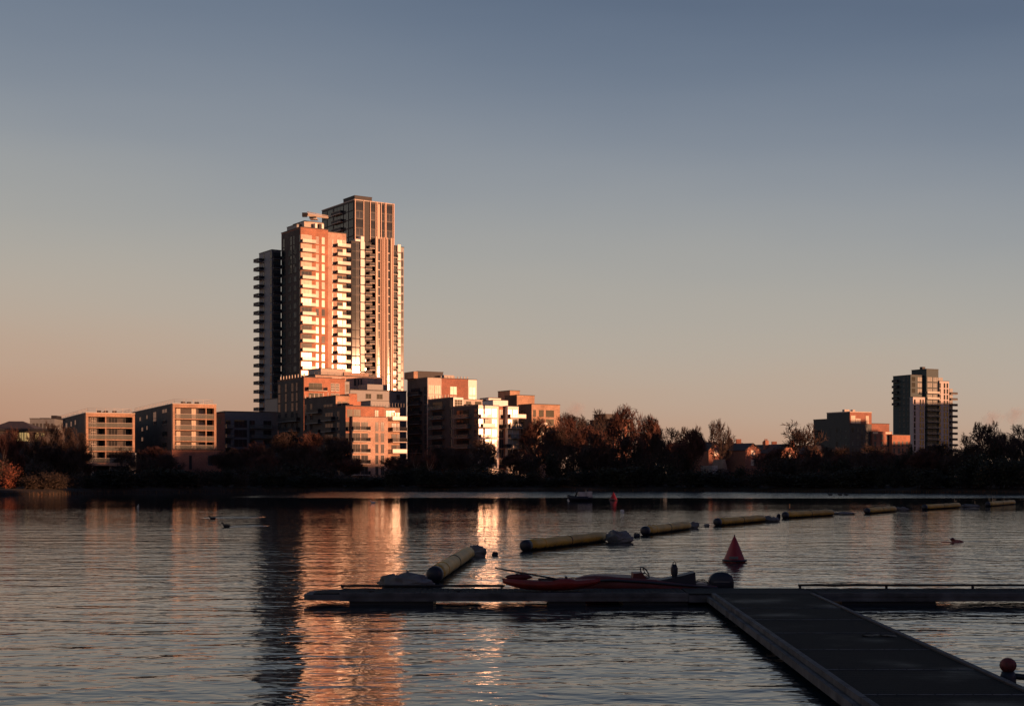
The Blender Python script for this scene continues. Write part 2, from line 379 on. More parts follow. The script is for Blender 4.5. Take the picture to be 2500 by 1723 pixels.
# --- front tower (brick, balconies)
STO = 3.12
b = Bld('apartment_tower', 734, 555, 490, 34, 'tall orange brick tower with stacked glass balconies and a dark stepped left wing', 'tower')
T = b.top; sA = b.s_(801); sB = b.s_(846); tE = b.t_(687)
b.vol(0, sA - .01, 0, tE, .9, T, BR_OR, cope=.3)
zB = b.zr(566.5, sA); b.vol(sA, sB, .25, tE - 2, .9, zB, BR_PALE, cope=.3)
b.vol(-.05, -.004, .9, tE - .3, .9, T - .3, BR_DK, 'shaded_side')  # left face out of the sun, its shade put into darker brick
zp = Zat(540, 494); b.vol(b.s_(752), b.s_(799), 3, 12, T + .31, zp, CONC, 'roof_plant', cope=.2)
b.vol(b.s_(740), b.s_(750), 5, 13, T + .31, zp - 1, GREY, 'roof_plant', cope=.15)
for px in (774, 784, 790): b.one('roof_plant', b.s_(px), b.s_(px) + .8, 1.4, 2.9, T + .31, zp - .6, WHITE if px != 784 else DKM)
tV = b.t_(664.5, 0)
# left wing: its own right-hand face sits tV back
w1 = tE + .2
zw = Zat(615, 505); cx1 = b.s_(664, w1); b.vol(cx1, -.06, w1 + 0.0, w1 + b.hit(633, b.C + b.u * cx1 + b.v * w1, b.v), .9, zw, GREY, cope=.3)
wl = b.hit(633, b.C + b.u * cx1 + b.v * w1, b.v)
b.p('shaded_side').box(cx1 - .06, cx1 - .004, w1 + .02, w1 + wl, .9, zw - .1, mat('blue_grey_panel', (.21, .245, .29), .6, .12))
nst = int((T - 20) / STO)
for i in range(nst):
    z = T - 3.6 - i * STO - (1.7 if i >= 0 else 0)
    b.balpx('R', 734.8, 768, z, 1.5, 'pale glass side')
    pick = lambda: rnd.choice(('bright', 'bright', 'bright', 'std', 'glare'))
    b.winpx('R', 735.6, 761, z + .3, z + 2.85, rnd.choice(('brightwide', 'brightwide', 'glarewide', 'wide')) if i > 3 else 'brightwide')
    if i or 1: b.win('L', .5, z + .3, z + 2.8, .95, 'dark', -.05)
    b.winpx('R', 771.2, 778, z + .25, z + 2.6, pick()); b.winpx('R', 785.6, 792.6, z + .25, z + 2.6, pick())
    if i:
        zc = z + 2.6
        if zc < zB - 2: pass
    z2 = zB - 5.0 - i * STO
    if z2 > 20:
        b.balpx('R', 818.5, 850, z2, 2.1, 'pale glass side', .25)
        b.winpx('R', 823, 836, z2 + .25, z2 + 2.7, pick(), .24); b.winpx('R', 837.5, 845, z2 + .25, z2 + 2.7, pick(), .24)
        b.winpx('R', 810.5, 813.5, z2 + .25, z2 + 2.6, 'bright', .24)
# glazed strips high on the dark left face
for pa, pb in ((691.5, 695), (709, 712.5), (716.5, 719)):
    for k in range(4): b.winpx('L', pa, pb, T - 5.2 - k * STO * 1.05, T - 2.2 - k * STO * 1.05, 'strip', -.05)
for i in range(int((zw - 12) / STO)):
    z = zw - 3.2 - i * STO
    b.wins.append((2.6, 'std', 1.3, 2.3, 'L', w1 + .7, cx1 - .06, z + 1.6)); b.wins.append((2.0, 'strip', .9, 2.2, 'L', w1 + wl * .62, cx1 - .06, z + 1.6))
    b.bals.append((4, wl * .42, 1.9, 'grey dark side', 'L', w1 + wl * .86, cx1 - .06, z))
    b.bals.append((3, b.s_(690, w1) - cx1 - .6, .9, 'grey dark', 'R', (b.s_(690, w1) + cx1) / 2, w1, z))
    b.win('R', (b.s_(686, w1) + cx1) / 2, z + .3, z + 2.5, 2.6, 'tealwide', w1)
    # slabs carried along the dark left face of the tall part
    zz = z
    for pa, pb in ((689, 697), (704, 711), (717, 724)):
        b.winpx('L', pa, pb, zz + .4, zz + 2.4, 'teal', -.05)
b.done()
# building maintenance crane on its roof
t = empty('roof_crane', (0, 0, 0), 0, 'pale window cleaning crane with a long arm on the roof of the brick tower', 'crane')
Pc = lambda px, py, D=493: Vector((K(px) * D, D, Zat(py, D)))
q = MB(); c = Pc(767, 540); q.box(c.x - 1.3, c.x + 1.3, c.y - 1, c.y + 1, zp + .2, Zat(536, 493), CONC); q.build('base', t)
q = MB(); q.tube([Pc(768, 537), Pc(768, 530)], [1.0, .7], CONC, 10); q.box(c.x - 1.6, c.x + .8, c.y - .9, c.y + .9, Zat(533.5, 493), Zat(530, 493), DKM); q.build('turret', t)
q = MB(); A = Pc(750, 523.6, 491); Bq = Pc(801, 531.5, 497); q.tube([A, Bq], [.62, .34], CONC, 4, smooth=False); q.tube([A + Vector((0, 0, .9)), Bq + Vector((0, 0, .6))], .12, CONC, 4); q.build('arm', t)
q = MB(); c = Pc(744.5, 523.5, 491); q.box(c.x - .9, c.x + .75, c.y - .7, c.y + .7, c.z - .85, c.z + .5, DKM); q.build('counterweight', t)

# --- rear tower (bronze fins, glass)
b = Bld('glass_tower', 858, 590, 508, 34, 'tallest dark glass tower with vertical bronze fins, behind the brick tower', 'tower')
T = b.top; s0 = 0; s1 = b.s_(978); s2 = b.s_(986, 1.0)
b.vol(0, s1, 0, 24, .9, T, DKM, cope=.3); b.vol(s1 + .01, s2, 1.0, 16, .9, b.zr(603, s1), GREY, cope=.25)
# upper box
up = 7.0                                                              # set back from the lower face
sa, sb = b.s_(865, up), b.s_(962, up); zt = Zat(484, 513); dl = b.hit(786, b.C + b.u * sa + b.v * up, b.v)
b.vol(sa, sb, up, up + dl, T + .31, zt, DKM, cope=.35)
b.vol(b.s_(866, up + 2), b.s_(908, up + 2), up + 2, up + 11, zt + .36, Zat(474.5, 516), DKM, 'roof_plant', cope=.2)
# left face of the upper box: glass bands and balcony slabs
P0 = b.C + b.u * sa + b.v * up
TL = lambda px: up + b.hit(px, P0, b.v)
for k in range(7):
    z = zt - 3.6 - k * 3.1 + .2
    if z < T + .4: break
    for pa, pb, st in ((788, 798, 'darkwide'), (800, 813, 'dark'), (840, 850, 'std'), (852, 862, 'darkwide'), (816, 838, 'darkwide')):
        ta, tb = TL(pa), TL(pb); b.win('L', (ta + tb) / 2, z, z + 2.7, abs(tb - ta), st, sa)
    ta, tb = TL(815), TL(838); b.bal('L', (ta + tb) / 2, z - .25, abs(tb - ta), 1.2, 'pale dark', sa)
# fins and windows on the right face of the upper box
fn = b.p('fin')
def fin(px, z0, z1, off, wd=.28, pr=.55):
    x = b.s_(px, off); fn.box(x - wd / 2, x + wd / 2, off - pr, off - .003, z0, z1, COPPER)
for px in (866.5, 887.5, 903.5, 917, 920.5, 930, 939.5, 942, 958.5, 961.5): fin(px, T + .5, zt + .35, up, .2, .3)
for pa, pb in ((869, 886), (905.5, 915), (931.5, 938), (944, 957)):
    for k in range(8):
        z = zt - 3.4 - k * 3.1
        if z > T + .3: b.winpx('R', pa, pb, z, z + 2.75, 'std' if k % 2 else 'dark', up)
for pa, pb in ((923, 926.5),):
    x0, x1 = b.s_(pa, up), b.s_(pb, up); b.p('cladding').box(x0, x1, up - .12, up - .004, T + .5, zt - .4, COPPER)
# lower right face
zl = b.zr(594, 6)
def cladcol(pa, pb, m, z0, z1, pr=.5, seg=None, nm='cladding'):
    x0, x1 = b.s_(pa), b.s_(pb); q = b.p(nm)
    if not seg: q.box(x0, x1, -pr, -.004, z0, z1, m); return
    z = z1
    while z > z0: q.box(x0, x1, -pr, -.004, max(z0, z - seg + .35), z, m); z -= seg
cladcol(879, 889, WHITE, 20, zl + .3, .5, STO); cladcol(969.3, 977, WHITE, 20, b.zr(604, 30), .5, STO)
x0, x1 = b.s_(880), b.s_(888); b.one('parapet_box', x0, x1, -.4, 1.4, T + .31, T + 2.2, WHITE)
x0, x1 = b.s_(867), b.s_(879); b.one('parapet_box', x0, x1 - .01, -.3, 1.2, T + .32, T + 1.1, WHITE)
# fin cluster, higher than the roof of the lower part
zf = Zat(570, 505); x0, x1 = b.s_(916, -1.2), b.s_(957, -1.2)
b.vol(x0, x1, -1.2, 2.5, .9, zf - .8, DKM, 'bay', cope=.2)
for px, wd in ((917, .42), (932.5, .18), (936, .3), (940.5, .2), (953.5, .36), (957.5, .3)): fin(px, 8, zf if wd < .6 else zf + .5, -1.2, wd, .6)
fin(928.7, 8, zf, -1.2, .22, .4); fin(945, 8, zf, -1.2, .22, .4); fin(920.6, 8, zf, -1.2, .2, .4)
n = int((T - 14) / STO)
for i in range(n + 1):
    z = zl - 3.3 - i * STO
    b.winpx('R', 859.5, 868.5, z + .2, z + 2.95, 'dark'); b.winpx('R', 869.5, 878.5, z + .2, z + 2.95, 'std')
    b.one('spandrel', b.s_(859), b.s_(878.8), -.1, -.03, z - .14, z + .1, DKM)
    b.winpx('R', 922, 928, z + .4, z + 3.2, 'std', -1.2); b.winpx('R', 946.5, 952, z + .4, z + 3.2, 'std', -1.2)
    b.one('spandrel', b.s_(921.5, -1.2), b.s_(928.4, -1.2), -1.32, -1.205, z + .1, z + .34, COPPER); b.one('spandrel', b.s_(946, -1.2), b.s_(952.6, -1.2), -1.32, -1.205, z + .1, z + .34, COPPER)
    xa = b.s_(957.8); zr = z - 1.1 if i == 0 else z - 1.0
    if zr > 14:
        b.winpx('R', 959, 967.5, zr + .45, zr + 2.6, 'std'); b.balpx('R', 957.8, 969.2, zr, .9, 'pale bars')
        b.winpx('R', 979.5, 984.5, zr + .3, zr + 2.7, 'std', 1.0)
    # loggia balconies between the white column and the fins
    b.balpx('R', 889.5, 906, z, .9, 'pale dark'); b.balpx('R', 898, 915, z + 1.3, 1.5, 'pale dark')
    b.winpx('R', 891, 903, z + .35, z + 2.2, 'dark'); b.winpx('R', 905, 914, z + .35, z + 1.2, 'darkwide')
# the recessed glazed flank
for i in range(n):
    z = zl - 3.3 - i * STO
    b.win('L', 1.6, z + .2, z + 2.7, 2.6, 'dark', 0)
b.done()
# --- podium of the towers
b = Bld('podium_block', 735, 905, 462, 33, 'pale terrace block lit pink at the foot of the towers', 'building')
Lr = b.s_(934); T = b.top; b.vol(b.s_(770), Lr, 0, 16, .9, T - 1.2, BR_PALE, cope=.3); b.vol(b.s_(790), b.s_(850), 2, 12, T - .8, T + 1.2, CONC, 'penthouse', cope=.2)
b.vol(b.s_(845), b.s_(905), 1.5, 10, T - .81, T + .3, BR_PALE, 'penthouse')
for pa, pb, st in ((775, 785, 'std'), (790, 806, 'std'), (810, 834, 'brightwide'), (864, 870, 'std'), (873, 877, 'std'), (880, 884, 'std'), (898, 912, 'bright')):
    b.winpx('R', pa, pb, T - 4.2, T - 1.8, st)
    b.winpx('R', pa, pb, T - 7.4, T - 5.0, 'std')
b.railing(b.s_(778), Lr - .5, .4, 14, T - .88, .9, 2.5, CONC); b.done()
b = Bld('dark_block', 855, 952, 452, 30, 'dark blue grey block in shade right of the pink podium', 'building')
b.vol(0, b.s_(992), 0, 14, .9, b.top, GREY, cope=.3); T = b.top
for pa, pb in ((893, 906), (920, 934), (968, 976), (858, 870)):
    for k in range(3): b.winpx('R', pa, pb, T - 2.6 - 3.1 * k, T - 1.0 - 3.1 * k, 'std')
b.vol(b.s_(903), b.s_(950), 2, 9, T + .31, T + 2.2, GREY, 'roof_plant'); b.done()
# plain grey flank under the left wing of the tower
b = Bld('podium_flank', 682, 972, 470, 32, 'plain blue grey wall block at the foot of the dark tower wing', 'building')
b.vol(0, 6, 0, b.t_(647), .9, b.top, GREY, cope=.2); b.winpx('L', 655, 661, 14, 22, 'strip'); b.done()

# --- brick block below the towers
def parapet_posts(b, pts, h=1.0):
    q = b.p('roof_railing')
    for x, y, z in pts: q.box(x - .12, x + .12, y - .12, y + .12, z, z + h, CONC)
b = Bld('brick_block', 742, 921, 425, 33, 'orange brick block with one long balcony and a dark left side full of slim windows', 'apartment block')
T = b.top; Lr = b.s_(842); Ll = b.t_(678)
b.vol(0, Lr, 0, Ll, .9, T, BR_OR, cope=.2); b.vol(Lr + .01, b.s_(853, .4), .4, 10, .9, T - .8, GREY, cope=.2)
b.p('shaded_side').box(-.06, -.004, .3, Ll - .01, .9, T - .2, BR_DK)  # orange wall's unlit side, shade painted as dark brick
parapet_posts(b, [(.2, Ll * k / 9 + .3, T + .2) for k in range(9)])
for k in range(6):
    z = T - 3.9 - k * 3.0
    b.winpx('R', 754, 786, z + .2, z + 2.3, 'wide'); b.winpx('R', 808, 817, z + .1, z + 2.4, 'grid'); b.winpx('R', 819, 828, z + .1, z + 2.4, 'grid'); b.winpx('R', 845, 851, z + .1, z + 2.3, 'std', .4)
    if k < 5: b.balpx('R', 749, 795, z - .1, 1.4, 'pale bars')
    for pa, pb in ((695.5, 700.5), (711, 717), (722, 727)): b.winpx('L', pa, pb, z + .1, z + 2.6, 'strip', -.06)
    b.winpx('L', 679, 685, z, z + 2.6, 'strip', -.06)
    if k > 2: b.balpx('L', 686, 732, z - .1, 1.2, 'grey dark', -.06)
b.done()
b = Bld('brick_block', 820, 966, 402, 33, 'dark brick wing with lit roof posts below the long balcony', 'apartment block')
T = b.top; Lr = b.s_(853); Ll = b.t_(743)
b.vol(0, Lr, 0, Ll, .9, T, BR_BUFF, cope=.2); b.p('shaded_side').box(-.06, -.004, .1, Ll, .9, T - .05, BR_DK)  # buff wall's left face darkened in colour for shade
parapet_posts(b, [(.2, Ll * (1 - k / 7) - .4, T + .2) for k in range(6)])
b.winpx('R', 824, 833, T - 4, T - 1.6, 'std'); b.winpx('R', 836, 848, T - 4, T - 1.6, 'wide')
for k in range(5):
    z = T - 4.2 - k * 3
    b.winpx('L', 744.5, 748.5, z, z + 2.6, 'strip', -.06); b.winpx('L', 757, 763, z, z + 2.6, 'strip', -.06); b.winpx('L', 790, 812, z, z + 2.0, 'wide', -.06)
    b.balpx('L', 755, 785, z - .3, 1.2, 'grey dark', -.06)
b.vol(b.s_(852, 3), b.s_(872, 3), 3, 9, .9, T + .9, BR_OR, 'stair_core'); b.vol(b.s_(872, 3) + .01, b.s_(897, 3), 3.2, 9, .9, T - 1.2, BR_OR, 'stair_core')
b.done()
# --- central lit block with stacked balconies
b = Bld('brick_block', 844, 991, 385, 33, 'pink lit brick block with balconies stacked at both corners, in the middle of the bank', 'apartment block')
T = b.top; sM = b.s_(938); Lr = b.s_(977); Ll = b.t_(790)
b.vol(0, sM, 0, Ll, .9, T, BR_OR, cope=.22); b.vol(sM + .01, Lr, .3, 14, .9, T - .15, BR_BUFF, cope=.2)
b.p('shaded_side').box(-.06, -.004, .3, Ll, .9, T - .1, BR_DK)  # sunless left face, shade given by a darker brick
zf1 = Zat(1018, 388)
b.vol(b.s_(857), b.s_(947, -1.0), -1.0, -.004, .9, zf1, BR_PALE, 'front_bay', cope=.15)
lv = [Zat(y, 388) for y in (1025, 1052, 1079, 1106, 1133, 1160)]
for i, z in enumerate(lv):
    if i: 
        b.balpx('R', 858, 900, z, 1.3, 'pale bars', -1.0)
        b.winpx('R', 861, 879, z + .25, z + 2.4, 'wide', -1.0); b.winpx('R', 882, 898, z + .25, z + 2.4, 'std', -1.0)
        b.winpx('R', 916.5, 923.5, z + .1, z + 2.45, 'std', -1.0); b.winpx('R', 930, 937.5, z + .1, z + 2.45, 'std', -1.0)
        b.winpx('R', 844.5, 853, z + .2, z + 2.4, 'dark', 0)
    b.balpx('R', 952, 987, z, 1.7, 'pale bars' if i % 3 else 'pale glass', .3)
    b.winpx('R', 956, 968, z + .2, z + 2.3, 'std' if i < 2 else 'dark', .3); b.winpx('R', 970, 975.5, z + .2, z + 2.3, 'std', .3)
    b.winpx('L', 823, 829, z + .2, z + 2.4, 'std', -.06); b.winpx('L', 794, 813, z + .2, z + 2.2, 'wide', -.06); b.balpx('L', 792, 818, z - .1, 1.2, 'grey dark', -.06)
zt = T - 2.9
b.winpx('R', 848, 861, zt, zt + 2.0, 'std'); b.winpx('R', 863, 880, zt, zt + 2.0, 'wide'); b.winpx('R', 915, 924, zt, zt + 2.0, 'std'); b.winpx('R', 942, 964, zt, zt + 2.0, 'wide', .3)
for k in range(12): b.p('roof_railing').box(b.s_(922) + k * .9, b.s_(922) + k * .9 + .06, 1.5, 1.56, T + .22, T + 1.3, CONC)
b.vol(b.s_(905, 6), b.s_(950, 6), 6, 12, T + .23, T + 2.0, GREY, 'penthouse', cope=.1)
b.done()
# --- stepped complex right of the towers
b = Bld('brick_block', 1044, 921.5, 452, 30, 'tall brick block with a cream glazed corner above the stepped white terraces', 'apartment block')
T = b.top; Lr = b.s_(1164); Ll = b.t_(995)
b.vol(0, b.s_(1078), 0, Ll, .9, T, CONC, cope=.2); b.vol(b.s_(1078) + .01, b.s_(1143), .1, Ll, .9, T - .1, BR_RED, cope=.2); b.vol(b.s_(1143) + .01, Lr, 0, Ll - 3, .9, T - .2, WHITE, cope=.2)
b.p('shaded_side').box(-.06, -.004, .6, Ll, .9, T - .1, BR_DK)  # shade of the left face painted in dark brick
for k in range(7):
    z = T - 5.4 - k * 3.1
    b.winpx('R', 1046, 1060, z + .3, z + 3.0, 'brightwide'); b.winpx('R', 1061.5, 1076, z + .3, z + 3.0, 'brightwide')
    b.winpx('R', 1099, 1115, z + .3, z + 2.8, 'bright', .1); b.winpx('R', 1145, 1161, z + .3, z + 2.8, 'bright')
    b.winpx('L', 1036, 1042, z + .2, z + 2.9, 'std', -.06); b.balpx('L', 1002, 1030, z, 1.2, 'grey dark', -.06); b.winpx('L', 1004, 1026, z + .3, z + 2.4, 'dark', -.06)
b.vol(b.s_(1020, 8), b.s_(1082, 8), 8, 16, T + .21, Zat(907, 460), DKM, 'roof_plant', cope=.15); b.vol(b.s_(1010, 8), b.s_(1020, 8) - .01, 8, 15, T + .21, Zat(907, 460), BR_BUFF, 'roof_plant')
b.vol(b.s_(1084, 5), b.s_(1108, 5), 5, 11, T + .21, T + 1.4, CONC, 'roof_plant')
parapet_posts(b, [(b.s_(1080) + k * 1.2, -.1 + 1, T + .1) for k in range(9)], .7); b.done()
b = Bld('white_block', 1107, 969.5, 430, 30, 'white terraced block with a dark left flank and planters on its roof', 'apartment block')
T = b.top; Lr = b.s_(1222); Ll = b.t_(1045)
b.vol(0, b.s_(1131), 0, Ll, .9, T, WHITE, cope=.15); b.vol(b.s_(1131) + .01, Lr, 2.2, 14, .9, T - .4, CONC, cope=.15)
b.p('shaded_side').box(-.06, -.004, .2, Ll, .9, T - .1, BR_DK)  # unlit flank of the white block, shade put into its colour
b.vol(b.s_(1193, .5), b.s_(1223, .5), .5, 6, T - 3, T + .1, WHITE, 'penthouse', cope=.2)
parapet_posts(b, [(.2, Ll * (1 - k / 8) - .4, T + .15) for k in range(7)], .9)
for k in range(8):
    z = T - 3.4 - k * 3.0
    b.winpx('L', 1098, 1104, z + .3, z + 2.8, 'std', -.06); b.balpx('L', 1052, 1086, z, 1.2, 'grey glass', -.06); b.winpx('L', 1056, 1080, z + .3, z + 2.4, 'dark', -.06)
    b.winpx('R', 1110, 1129, z + .4, z + 2.7, 'grid')
    b.winpx('R', 1138, 1150, z + .4, z + 2.4, 'std', 2.2); b.winpx('R', 1160, 1175, z + .4, z + 2.4, 'dark', 2.2)
for px in (1140, 1150, 1172, 1184): b.one('planter', b.s_(px), b.s_(px) + .9, .8, 1.6, T - 3.2, T - 1.9, DKM)
b.done()
b = Bld('white_block', 1168, 988, 398, 32, 'bright sunlit block with cream staggered balconies under tree shadows', 'apartment block')
T = b.top; Ll = b.t_(1107)
sA, sB, sC = b.s_(1182), b.s_(1215), b.s_(1238)
b.vol(0, sA, 0, Ll, .9, T, WHITE, cope=.15); b.vol(sA + .01, sB, -.5, 12, .9, b.zr(990, sA), WHITE, cope=.2); b.vol(sB + .01, sC, 1.0, 12, .9, b.zr(992, sB), BR_OR, cope=.15)
b.vol(sC + .01, b.s_(1266, -.4), -.4, 12, .9, b.zr(992, sC), WHITE, cope=.2)
b.vol(b.s_(1204, 3), b.s_(1240, 3), 3, 9, T, T + 1.6, WHITE, 'penthouse', cope=.15)
b.p('shaded_side').box(-.06, -.004, .2, Ll, .9, T - .1, BR_DK)  # left face turned from the sun, painted dark for shade
for k in range(7):
    z = T - 3.6 - k * 2.82
    b.winpx('R', 1169, 1181, z + .3, z + 2.5, 'bright', 0); b.winpx('R', 1184, 1199, z + .3, z + 2.5, rnd.choice(('brightwide', 'glarewide', 'wide')), -.5); b.winpx('R', 1201, 1213, z + .3, z + 2.5, rnd.choice(('bright', 'glare', 'std')), -.5)
    b.winpx('R', 1219, 1229, z + .2, z + 2.5, 'std', 1.0); b.winpx('R', 1240, 1250, z + .3, z + 2.5, rnd.choice(('bright', 'glare', 'std')), -.4); b.winpx('R', 1252, 1264, z + .3, z + 2.5, rnd.choice(('bright', 'glare', 'std')), -.4)
    if k % 2: b.balpx('R', 1173, 1203, z, 1.5, 'pale glass side', -.5); b.balpx('R', 1229, 1243, z, 1.7, 'grey dark side', .3)
    else: b.balpx('R', 1168, 1196, z - .2, 1.5, 'pale glass side', -.5)
    b.balpx('R', 1240, 1278 if k % 2 == 0 else 1270, z, 1.5, 'pale glass side', -.4)
    b.winpx('L', 1158, 1165, z + .3, z + 2.5, 'std', -.06); b.balpx('L', 1112, 1150, z, 1.2, 'grey glass', -.06); b.winpx('L', 1115, 1145, z + .3, z + 2.4, 'darkwide', -.06)
b.done()
b = Bld('brick_block', 1298, 986.5, 480, 32, 'dark block with a stepped roof and a sunlit top storey, right of the bright balconies', 'apartment block')
T = b.top; Lr = b.s_(1367); Ll = b.t_(1266)
b.vol(0, Lr, 0, Ll, .9, T, BR_BUFF, cope=.2); b.p('shaded_side').box(-.06, -.004, .1, Ll, .9, T - .1, BR_DK)  # left side carries its shade as dark brick
b.vol(b.s_(1262, 10), b.s_(1305, 10), 10, 18, .9, Zat(966, 492), BR_BUFF, 'rear_wing', cope=.2); b.vol(b.s_(1245, 16), b.s_(1269, 16), 16, 24, .9, Zat(956, 500), BR_BUFF, 'rear_wing', cope=.2)
b.p('shaded_side').box(b.s_(1262, 10) - .06, b.s_(1262, 10) - .005, 10.1, 18, .9, Zat(967, 492), BR_DK)  # rear wing's left face, shade painted dark as well
for k in range(6):
    z = T - 4.3 - k * 3.0
    for pa, pb in ((1302, 1308), (1316, 1327), (1333, 1352)): b.winpx('R', pa, pb, z + .2, z + 2.4, 'std' if k else 'dark')
    if k: b.balpx('R', 1313, 1332, z, 1.3, 'pale glass')
    b.winpx('L', 1272, 1280, z + .2, z + 2.4, 'dark', -.06)
b.done()
b = Bld('brick_block', 1500, 1010, 500, 30, 'brown block half hidden by the tall bare trees', 'apartment block')
T = b.top; Ll = b.t_(1440); b.vol(0, b.s_(1543), 0, Ll, .9, Zat(1023, 500), BR_RED, cope=.2); b.vol(-2, 5, 3, 10, Zat(1023, 500) + .21, T, DKM, 'roof_plant', cope=.1)
b.p('shaded_side').box(-.06, -.004, .1, Ll, .9, Zat(1024, 500), BR_DK)  # red wall's unlit left face, shade put into dark brick
for k in range(5):
    z = Zat(1023, 500) - 3.6 - k * 3
    for pa, pb in ((1503, 1508), (1516, 1523), (1532, 1539)): b.winpx('R', pa, pb, z, z + 2.1, 'std')
    b.winpx('L', 1450, 1462, z, z + 2.1, 'dark', -.06); b.winpx('L', 1470, 1488, z, z + 2.1, 'wide', -.06)
b.done()
b = Bld('flat_roofed_building', 1583, 1069, 420, 28, 'small flat roofed building catching the sun among the trees', 'building')
b.vol(0, b.s_(1596), 0, 6, .9, b.top, BR_BUFF, cope=.9); b.winpx('R', 1586, 1592, b.top - 3.6, b.top - 2.2, 'std'); b.done()

# --- gabled brick houses behind the trees
def house(xc, D, a, pw, py_e, py_r, label, nwin=2, mt=BR_RED, ridge=14):
    b = Bld('gabled_house', xc - pw / 2, py_e, D, a, label, 'house', 'gabled brick houses across the water')
    Lr = b.s_(xc + pw / 2); E = b.top; Rz = Zat(py_r, D)
    q = b.p('wall'); x2 = Lr / 2
    q.add([(0, 0, .9), (Lr, 0, .9), (Lr, 0, E), (x2, 0, Rz), (0, 0, E), (0, ridge, .9), (Lr, ridge, .9), (Lr, ridge, E), (x2, ridge, Rz), (0, ridge, E)],
          [(0, 1, 2, 3, 4), (9, 8, 7, 6, 5), (1, 6, 7, 2), (0, 4, 9, 5)], mt)
    r = b.p('roof'); e = .35; th = .18
    sl = (Rz - E) / x2
    for sgn, xe in ((-1, 0), (1, Lr)):
        xo = xe + sgn * e; zo = E - sl * e
        r.add([(xo, -.25, zo + .02), (x2, -.25, Rz + .02), (x2, ridge + .2, Rz + .02), (xo, ridge + .2, zo + .02), (xo, -.25, zo + th), (x2, -.25, Rz + th + .05), (x2, ridge + .2, Rz + th + .05), (xo, ridge + .2, zo + th)],
              [(0, 1, 2, 3), (7, 6, 5, 4), (0, 4, 5, 1), (3, 2, 6, 7), (0, 3, 7, 4)], SLATE)
    ch = b.p('chimney'); ch.box(x2 - 1.9, x2 - .7, ridge * .55, ridge * .55 + .9, E, Rz + 1.3, BR_RED)
    for i in range(3): ch.tube([(x2 - 1.7 + i * .4, ridge * .55 + .45, Rz + 1.301), (x2 - 1.7 + i * .4, ridge * .55 + .45, Rz + 1.75)], .13, BR_OR, 7)
    for k in range(nwin):
        b.win('R', x2, E - 2.0 - k * 2.6 + .5, E - .6 - k * 2.6 + .5, 1.3, 'glare')
    return b.done()
house(1748, 385, 30, 36, 1098, 1080, 'dim brick gabled house behind a bare tree, leftmost of the row of gables')
house(1838, 385, 30, 37, 1098, 1083, 'orange lit brick gable with two glowing windows one above the other')
house(1926, 392, 30, 40, 1104, 1085, 'brick gabled house with one glowing window left of the spreading tree', 1)
house(1990, 396, 30, 34, 1106, 1088, 'brick gabled house below the spreading tree, beside the dark stepped block', 1)
def terrace(x0, x1, py, D, label, chim):
    b = Bld('terrace_row', x0, py, D, 2, label, 'house'); Lr = b.s_(x1); T = b.top
    b.vol(0, Lr, 0, 8, .9, T - 2.6, BR_DK)
    r = b.p('roof'); r.add([(-.3, -.3, T - 2.7), (Lr + .3, -.3, T - 2.7), (Lr + .3, 4, T), (-.3, 4, T), (-.3, 8.3, T - 2.7), (Lr + .3, 8.3, T - 2.7)], [(0, 1, 2, 3), (3, 2, 5, 4), (0, 3, 4), (1, 5, 2), (0, 4, 5, 1)], SLATE)
    for px in chim:
        c = MB(); x = b.s_(px, 4); c.box(x - .7, x + .7, 3.5, 4.5, T - .6, T + 1.1, BR_RED); c.build('chimney', b.root)
    for i in range(int(Lr / 3.2)): b.win('R', 1.6 + i * 3.2, T - 5, T - 3.6, 1.1, 'std')
    b.done()
terrace(1640, 1818, 1080, 405, 'long dark slate roofed terrace behind the two left gables', (1781, 1803))
terrace(1842, 2010, 1086, 412, 'long dark slate roofed terrace behind the two right gables', (1868, 1890))
b = Bld('boathouse', 1739, 1136, 330, 24, 'low white boathouse with a pointed gable among the dark trees', 'building')
q = b.p('wall'); L1 = b.s_(1752); q.box(0, L1, 0, 5, 1.0, b.top, CONC)
q2 = b.p('gable'); g0, g1 = b.s_(1763), b.s_(1777); zg = Zat(1121, 332); q2.add([(g0, 0, 1), (g1, 0, 1), (g1, 0, 4.4), ((g0 + g1) / 2, 0, zg), (g0, 0, 4.4), (g0, 5, 1), (g1, 5, 1), (g1, 5, 4.4), ((g0 + g1) / 2, 5, zg), (g0, 5, 4.4)],
    [(0, 1, 2, 3, 4), (9, 8, 7, 6, 5), (1, 6, 7, 2), (0, 4, 9, 5), (4, 3, 8, 9), (3, 2, 7, 8)], BR_BUFF)
b.p('link_wall').box(L1 + .01, g0 - .01, .5, 4.5, 1, 3.6, GREY); b.win('R', (g0 + g1) / 2, 2.2, 4.0, .8, 'dark'); b.done()

# --- right stepped block and right tower
b = Bld('stepped_block', 2075, 1006, 640, 30, 'dark stepped block with one sunlit brick penthouse, left of the far tower', 'apartment block')
T = b.top
b.vol(0, b.s_(2128), 0, 15, Zat(1034, 640), T, BR_RED, 'penthouse', cope=.4); b.p('shaded_side').box(-.06, -.004, 0.1, 15, .9, T - .1, mat('dark_teal_panel', (.05, .062, .066), .65, .2))
b.vol(0, 9, 15.02, 24, .9, Zat(1021, 640), mat('dark_teal_panel', (.05, .062, .066), .65, .2), cope=.3); b.vol(0, b.s_(2128, .2), .2, 15, .9, Zat(1034.3, 640), mat('dark_teal_panel', (.05, .062, .066), .65, .2))
b.vol(b.s_(2128, 1) + .02, b.s_(2171, 1), 1, 14, .9, Zat(1033, 642), BR_RED, cope=.3); b.vol(b.s_(2130, -1), b.s_(2178, -1), -1, .98, .9, Zat(1052, 642), BR_RED)
b.vol(b.s_(2178, -3), b.s_(2222, -3), -3, 10, .9, Zat(1060, 636), BR_OR, cope=.3)
